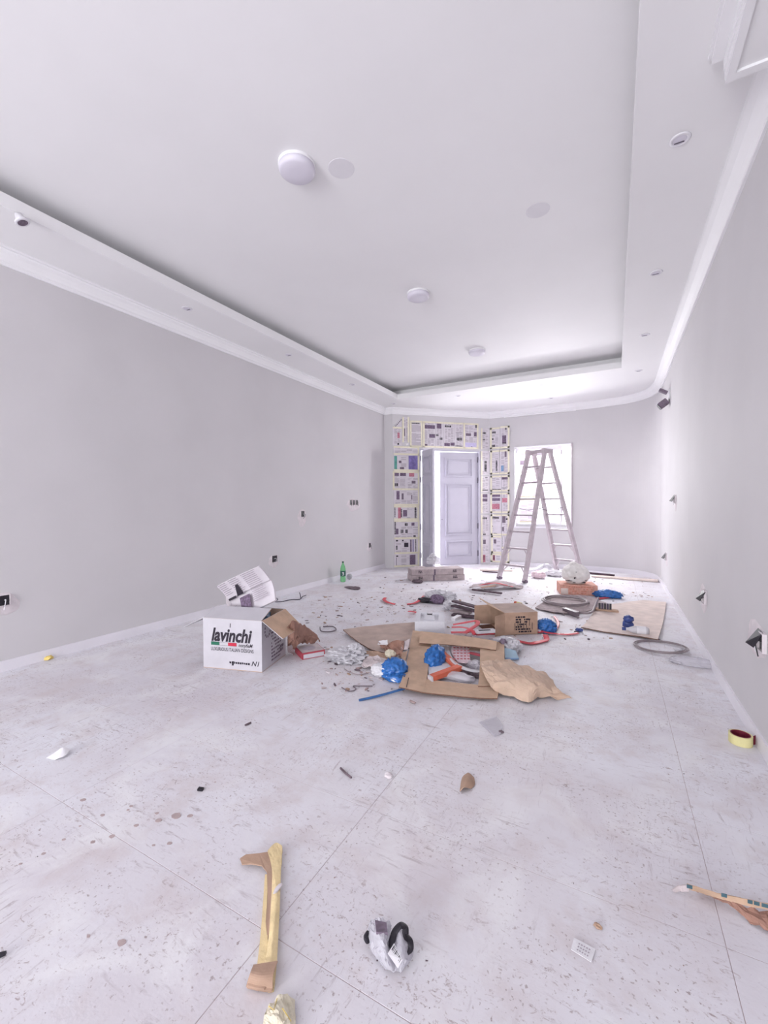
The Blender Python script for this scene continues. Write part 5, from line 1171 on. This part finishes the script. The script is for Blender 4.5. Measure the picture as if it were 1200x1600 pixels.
# torn cardboard at the right edge
t = thing('torn_cardboard_strip', P(1150, 1410), 'long torn cardboard strip with teal print cut by the right edge', 'cardboard')
mb = MB(); mb.sheet(S([[(1073, 1381, .045), (1110, 1392, .045), (1150, 1403, .045), (1205, 1413, .045), (1260, 1424, .045)], [(1076, 1389, .02), (1110, 1398, .025), (1150, 1412, .03), (1205, 1424, .03), (1260, 1436, .03)]]), 4, .004, amp=.004, freq=18, seed=80); mb.build('top_fold', CARD, parent=t)
mb = MB(); mb.sheet(S([[(1076, 1390, .02), (1112, 1399, .024), (1150, 1412, .028), (1205, 1425, .028), (1260, 1440, .03)], [(1095, 1393, .004), (1130, 1408, .004), (1165, 1435, .01), (1210, 1462, .008), (1265, 1490, .006)]]), 6, .004, amp=.014, freq=22, seed=81); mb.build('torn_side', BROWNP, parent=t)
for k, (a, b) in enumerate(((1073, 1082), (1127, 1136), (1168, 1176), (1178, 1187), (1190, 1202))):
    mb = MB(); va = 1381 + (a - 1073) * .25; vb = 1381 + (b - 1073) * .25
    mb.slab([P(a, va + 6, .049), P(b, vb + 6, .049), P(b, vb + .5, .05), P(a, va + .5, .05)], .001); mb.build('teal_print', TEALINK, parent=t)
mb = MB(); mb.sheet(S([[(1050, 1391, .012), (1063, 1383, .03), (1076, 1382, .045)], [(1055, 1395, .006), (1065, 1392, .012), (1076, 1391, .02)]]), 4, .004, seed=82); mb.build('torn_tip', PAPERG, parent=t)
# flat paper label
mb = MB(); mb.slab([P(892, 1483, .004), P(924, 1503, .004), P(931, 1483, .006), P(897, 1465, .006)], .002); pl = mb.build('paper_label', PAPERW, label='small white paper label lying flat in the right foreground', cat='paper')
mb = MB(); q = [P(892, 1483, .0052), P(924, 1503, .0052), P(931, 1483, .0072), P(897, 1465, .0072)]
for k in range(3):
    for j in range(5):
        f, g = .2 + k * .25, .25 + j * .12
        def bl_(f, g): return q[0].lerp(q[1], g).lerp(q[3].lerp(q[2], g), f)
        mb.add([bl_(f, g), bl_(f, g + .07), bl_(f + .1, g + .07), bl_(f + .1, g)], [(0, 1, 2, 3)])
mb.build('faint_print', INKG, parent=pl)
# cardboard tube piece
mb = MB(); a_, b_ = P(725, 1234, .018), P(735, 1209, .016)
mb.sheet([[a_ + Vector((-.02, 0, -.014)), P(722, 1215, .005), P(731, 1207, .006)], [a_ + Vector((0, 0, .012)), P(730, 1220, .03), P(735, 1209, .02)], [P(736, 1233, .004), P(742, 1226, .005), P(741, 1215, .005)]], 5, .003, seed=90); mb.build('curled_cardboard_piece', CARD2, label='curled brown cardboard piece alone on the middle floor', cat='cardboard', smooth=True)
def chip(px, size, amp, label, mtl, seed, cat='debris', name='debris_chip'):
    mb = MB(); c = P(*px); mb.blob(c + Vector((0, 0, size[2] * .7)), size, amp, 2.6, seed, 2, floor=0); return mb.build(name, mtl, label=label, cat=cat)
mb = MB(); mb.sheet(S([[(72, 1184, .006), (85, 1176, .02), (98, 1168, .035), (110, 1171, .02)], [(86, 1187, .004), (92, 1184, .012), (100, 1181, .016), (106, 1176, .02)]]), 5, .004, seed=91); mb.build('white_shard', PAPERW, label='curved white shard alone on the left floor', cat='shard')
chip((934, 1449), (.012, .008, .006), .4, 'small brown nut-like chip above the white paper label', CARD2, 92)
chip((607, 1214), (.02, .016, .012), .5, 'small white plaster lump on the middle floor', PLAST, 93)
chip((75, 1030), (.05, .035, .02), .4, 'small yellow lump at the left skirting', GOLD, 94)
chip((783, 1145), (.014, .01, .008), .3, 'tiny dark stone below the kraft paper', DARKCHIP, 95)
mb = MB(); mb.slab([P(308, 1233, .01), P(316, 1234, .01), P(319, 1230, .01), P(311, 1229, .01)], .008); mb.build('dark_square_piece', BLACKP, label='small black square piece on the left floor', cat='debris')
mb = MB(); mb.tube([P(532, 1200, .006), P(540, 1208, .007), P(549, 1215, .006)], .005, 6); mb.build('dark_stick', DARKCHIP, label='short dark stick on the middle floor', cat='stick')
mb = MB(); mb.tube([P(383, 1133, .006), P(392, 1129, .006)], .006, 6); mb.build('dark_stick', DARKCHIP, label='short dark stick in front of the white carton', cat='stick')
mb = MB(); mb.slab([P(641, 1094, .008), P(650, 1098, .01), P(648, 1100, .006), P(640, 1096, .006)], .005); mb.build('wood_splinter', CHIPM, label='pale splinter below the bottom edge of the cardboard frame', cat='splinter')
mb = MB(); mb.slab([P(749, 1128, .006), P(773, 1150, .006), P(783, 1146, .006), P(786, 1133, .006), P(776, 1119, .006)], .003); mb.build('clear_film_sheet', CLEAR, label='flat clear film scrap on the floor below the kraft paper', cat='plastic')
mb = MB(); mb.slab([P(-6, 1495, .012), P(8, 1489, .014), P(10, 1485, .014), P(-6, 1489, .012)], .008); mb.build('black_scrap', BLACKP, label='black scrap cut by the left picture edge', cat='debris')
mb = MB(); mb.slab([P(1080, 1375, .006), P(1092, 1370, .008), P(1096, 1374, .006), P(1097, 1377, .004)], .003)

# ================================================================== UNCOUNTABLE DUST AND CRUMBS
def crumbs(name, n, region, mats, label, seed, smin, smax, zf=.25, cat='crumbs'):
    rnd = random.Random(seed); mb = MB()
    for i in range(n):
        (u0, v0, u1, v1) = rnd.choice(region); c = P(rnd.uniform(u0, u1), rnd.uniform(v0, v1))
        if c.x < XL + .05 or c.x > XR - .05 or c.y > 9.2 or (c - A).dot(DN) < .1: continue
        s_ = smin + (smax - smin) * rnd.random() ** 2; a = rnd.random() * 6.28; el = rnd.uniform(.12, .7)
        M_ = Matrix.Translation(c) @ Matrix.Rotation(a, 4, 'Z') @ Matrix.Rotation(rnd.uniform(-.25, .25), 4, 'X')
        h = s_ * zf * rnd.uniform(.3, 1)
        pts = [(s_ * math.cos(k * 1.257) * rnd.uniform(.6, 1), s_ * el * math.sin(k * 1.257) * rnd.uniform(.6, 1)) for k in range(5)]
        mb.prism(pts, .0008, .001 + h, rnd.randrange(len(mats)), M_)
    o = mb.build(name, mats, label=label, cat=cat, kind='stuff', origin=(0, 0, 0)); return o
crumbs('rubble_crumbs', 1100, [(470, 925, 640, 980), (560, 905, 760, 960), (500, 1010, 640, 1080), (780, 930, 1030, 1000), (740, 885, 1030, 935), (600, 900, 900, 1000)], [CHIPM, DARKCHIP, PLAST, PAPERG, CARD2], 'loose plaster crumbs and chips scattered round the rubbish heap', 7, .005, .036)
crumbs('floor_grit', 200, [(0, 1000, 1200, 1250), (0, 1050, 1200, 1600), (300, 920, 1100, 1200)], [CHIPM, DARKCHIP, PLAST], 'fine grit scattered across the dusty floor', 9, .0015, .005, .5)
rnd = random.Random(12); mb = MB()
for (u, v, w2) in ((160, 1274, 7), (205, 1260, 6), (175, 1307, 9), (145, 1316, 8), (100, 1312, 6), (68, 1334, 6), (125, 1291, 4), (32, 1350, 5), (213, 1290, 8), (248, 1282, 10), (275, 1275, 16), (297, 1275, 9), (245, 1271, 6), (200, 1266, 5), (240, 1321, 5), (265, 1318, 8), (415 / 3, 1463, 6), (190, 1473, 14), (130, 1250, 9)):
    c = P(u, v); r_ = (P(u + w2 / 2, v) - c).length; a0 = rnd.random() * 6
    an = math.radians(20); pts = []
    for k in range(14):
        a = k / 14 * 6.283; rr = r_ * (1 + .35 * noise.noise(Vector((math.cos(a) * 2, math.sin(a) * 2, u))))
        x, y = math.cos(a) * rr, math.sin(a) * rr * .75; pts.append((c.x + x * math.cos(an) - y * math.sin(an), c.y + x * math.sin(an) + y * math.cos(an)))
    mb.prism(pts, .0004, .0016)
mb.build('dried_mud_spots', MUD, label='trail of dried mud spots on the left foreground floor', cat='mud', kind='stuff')
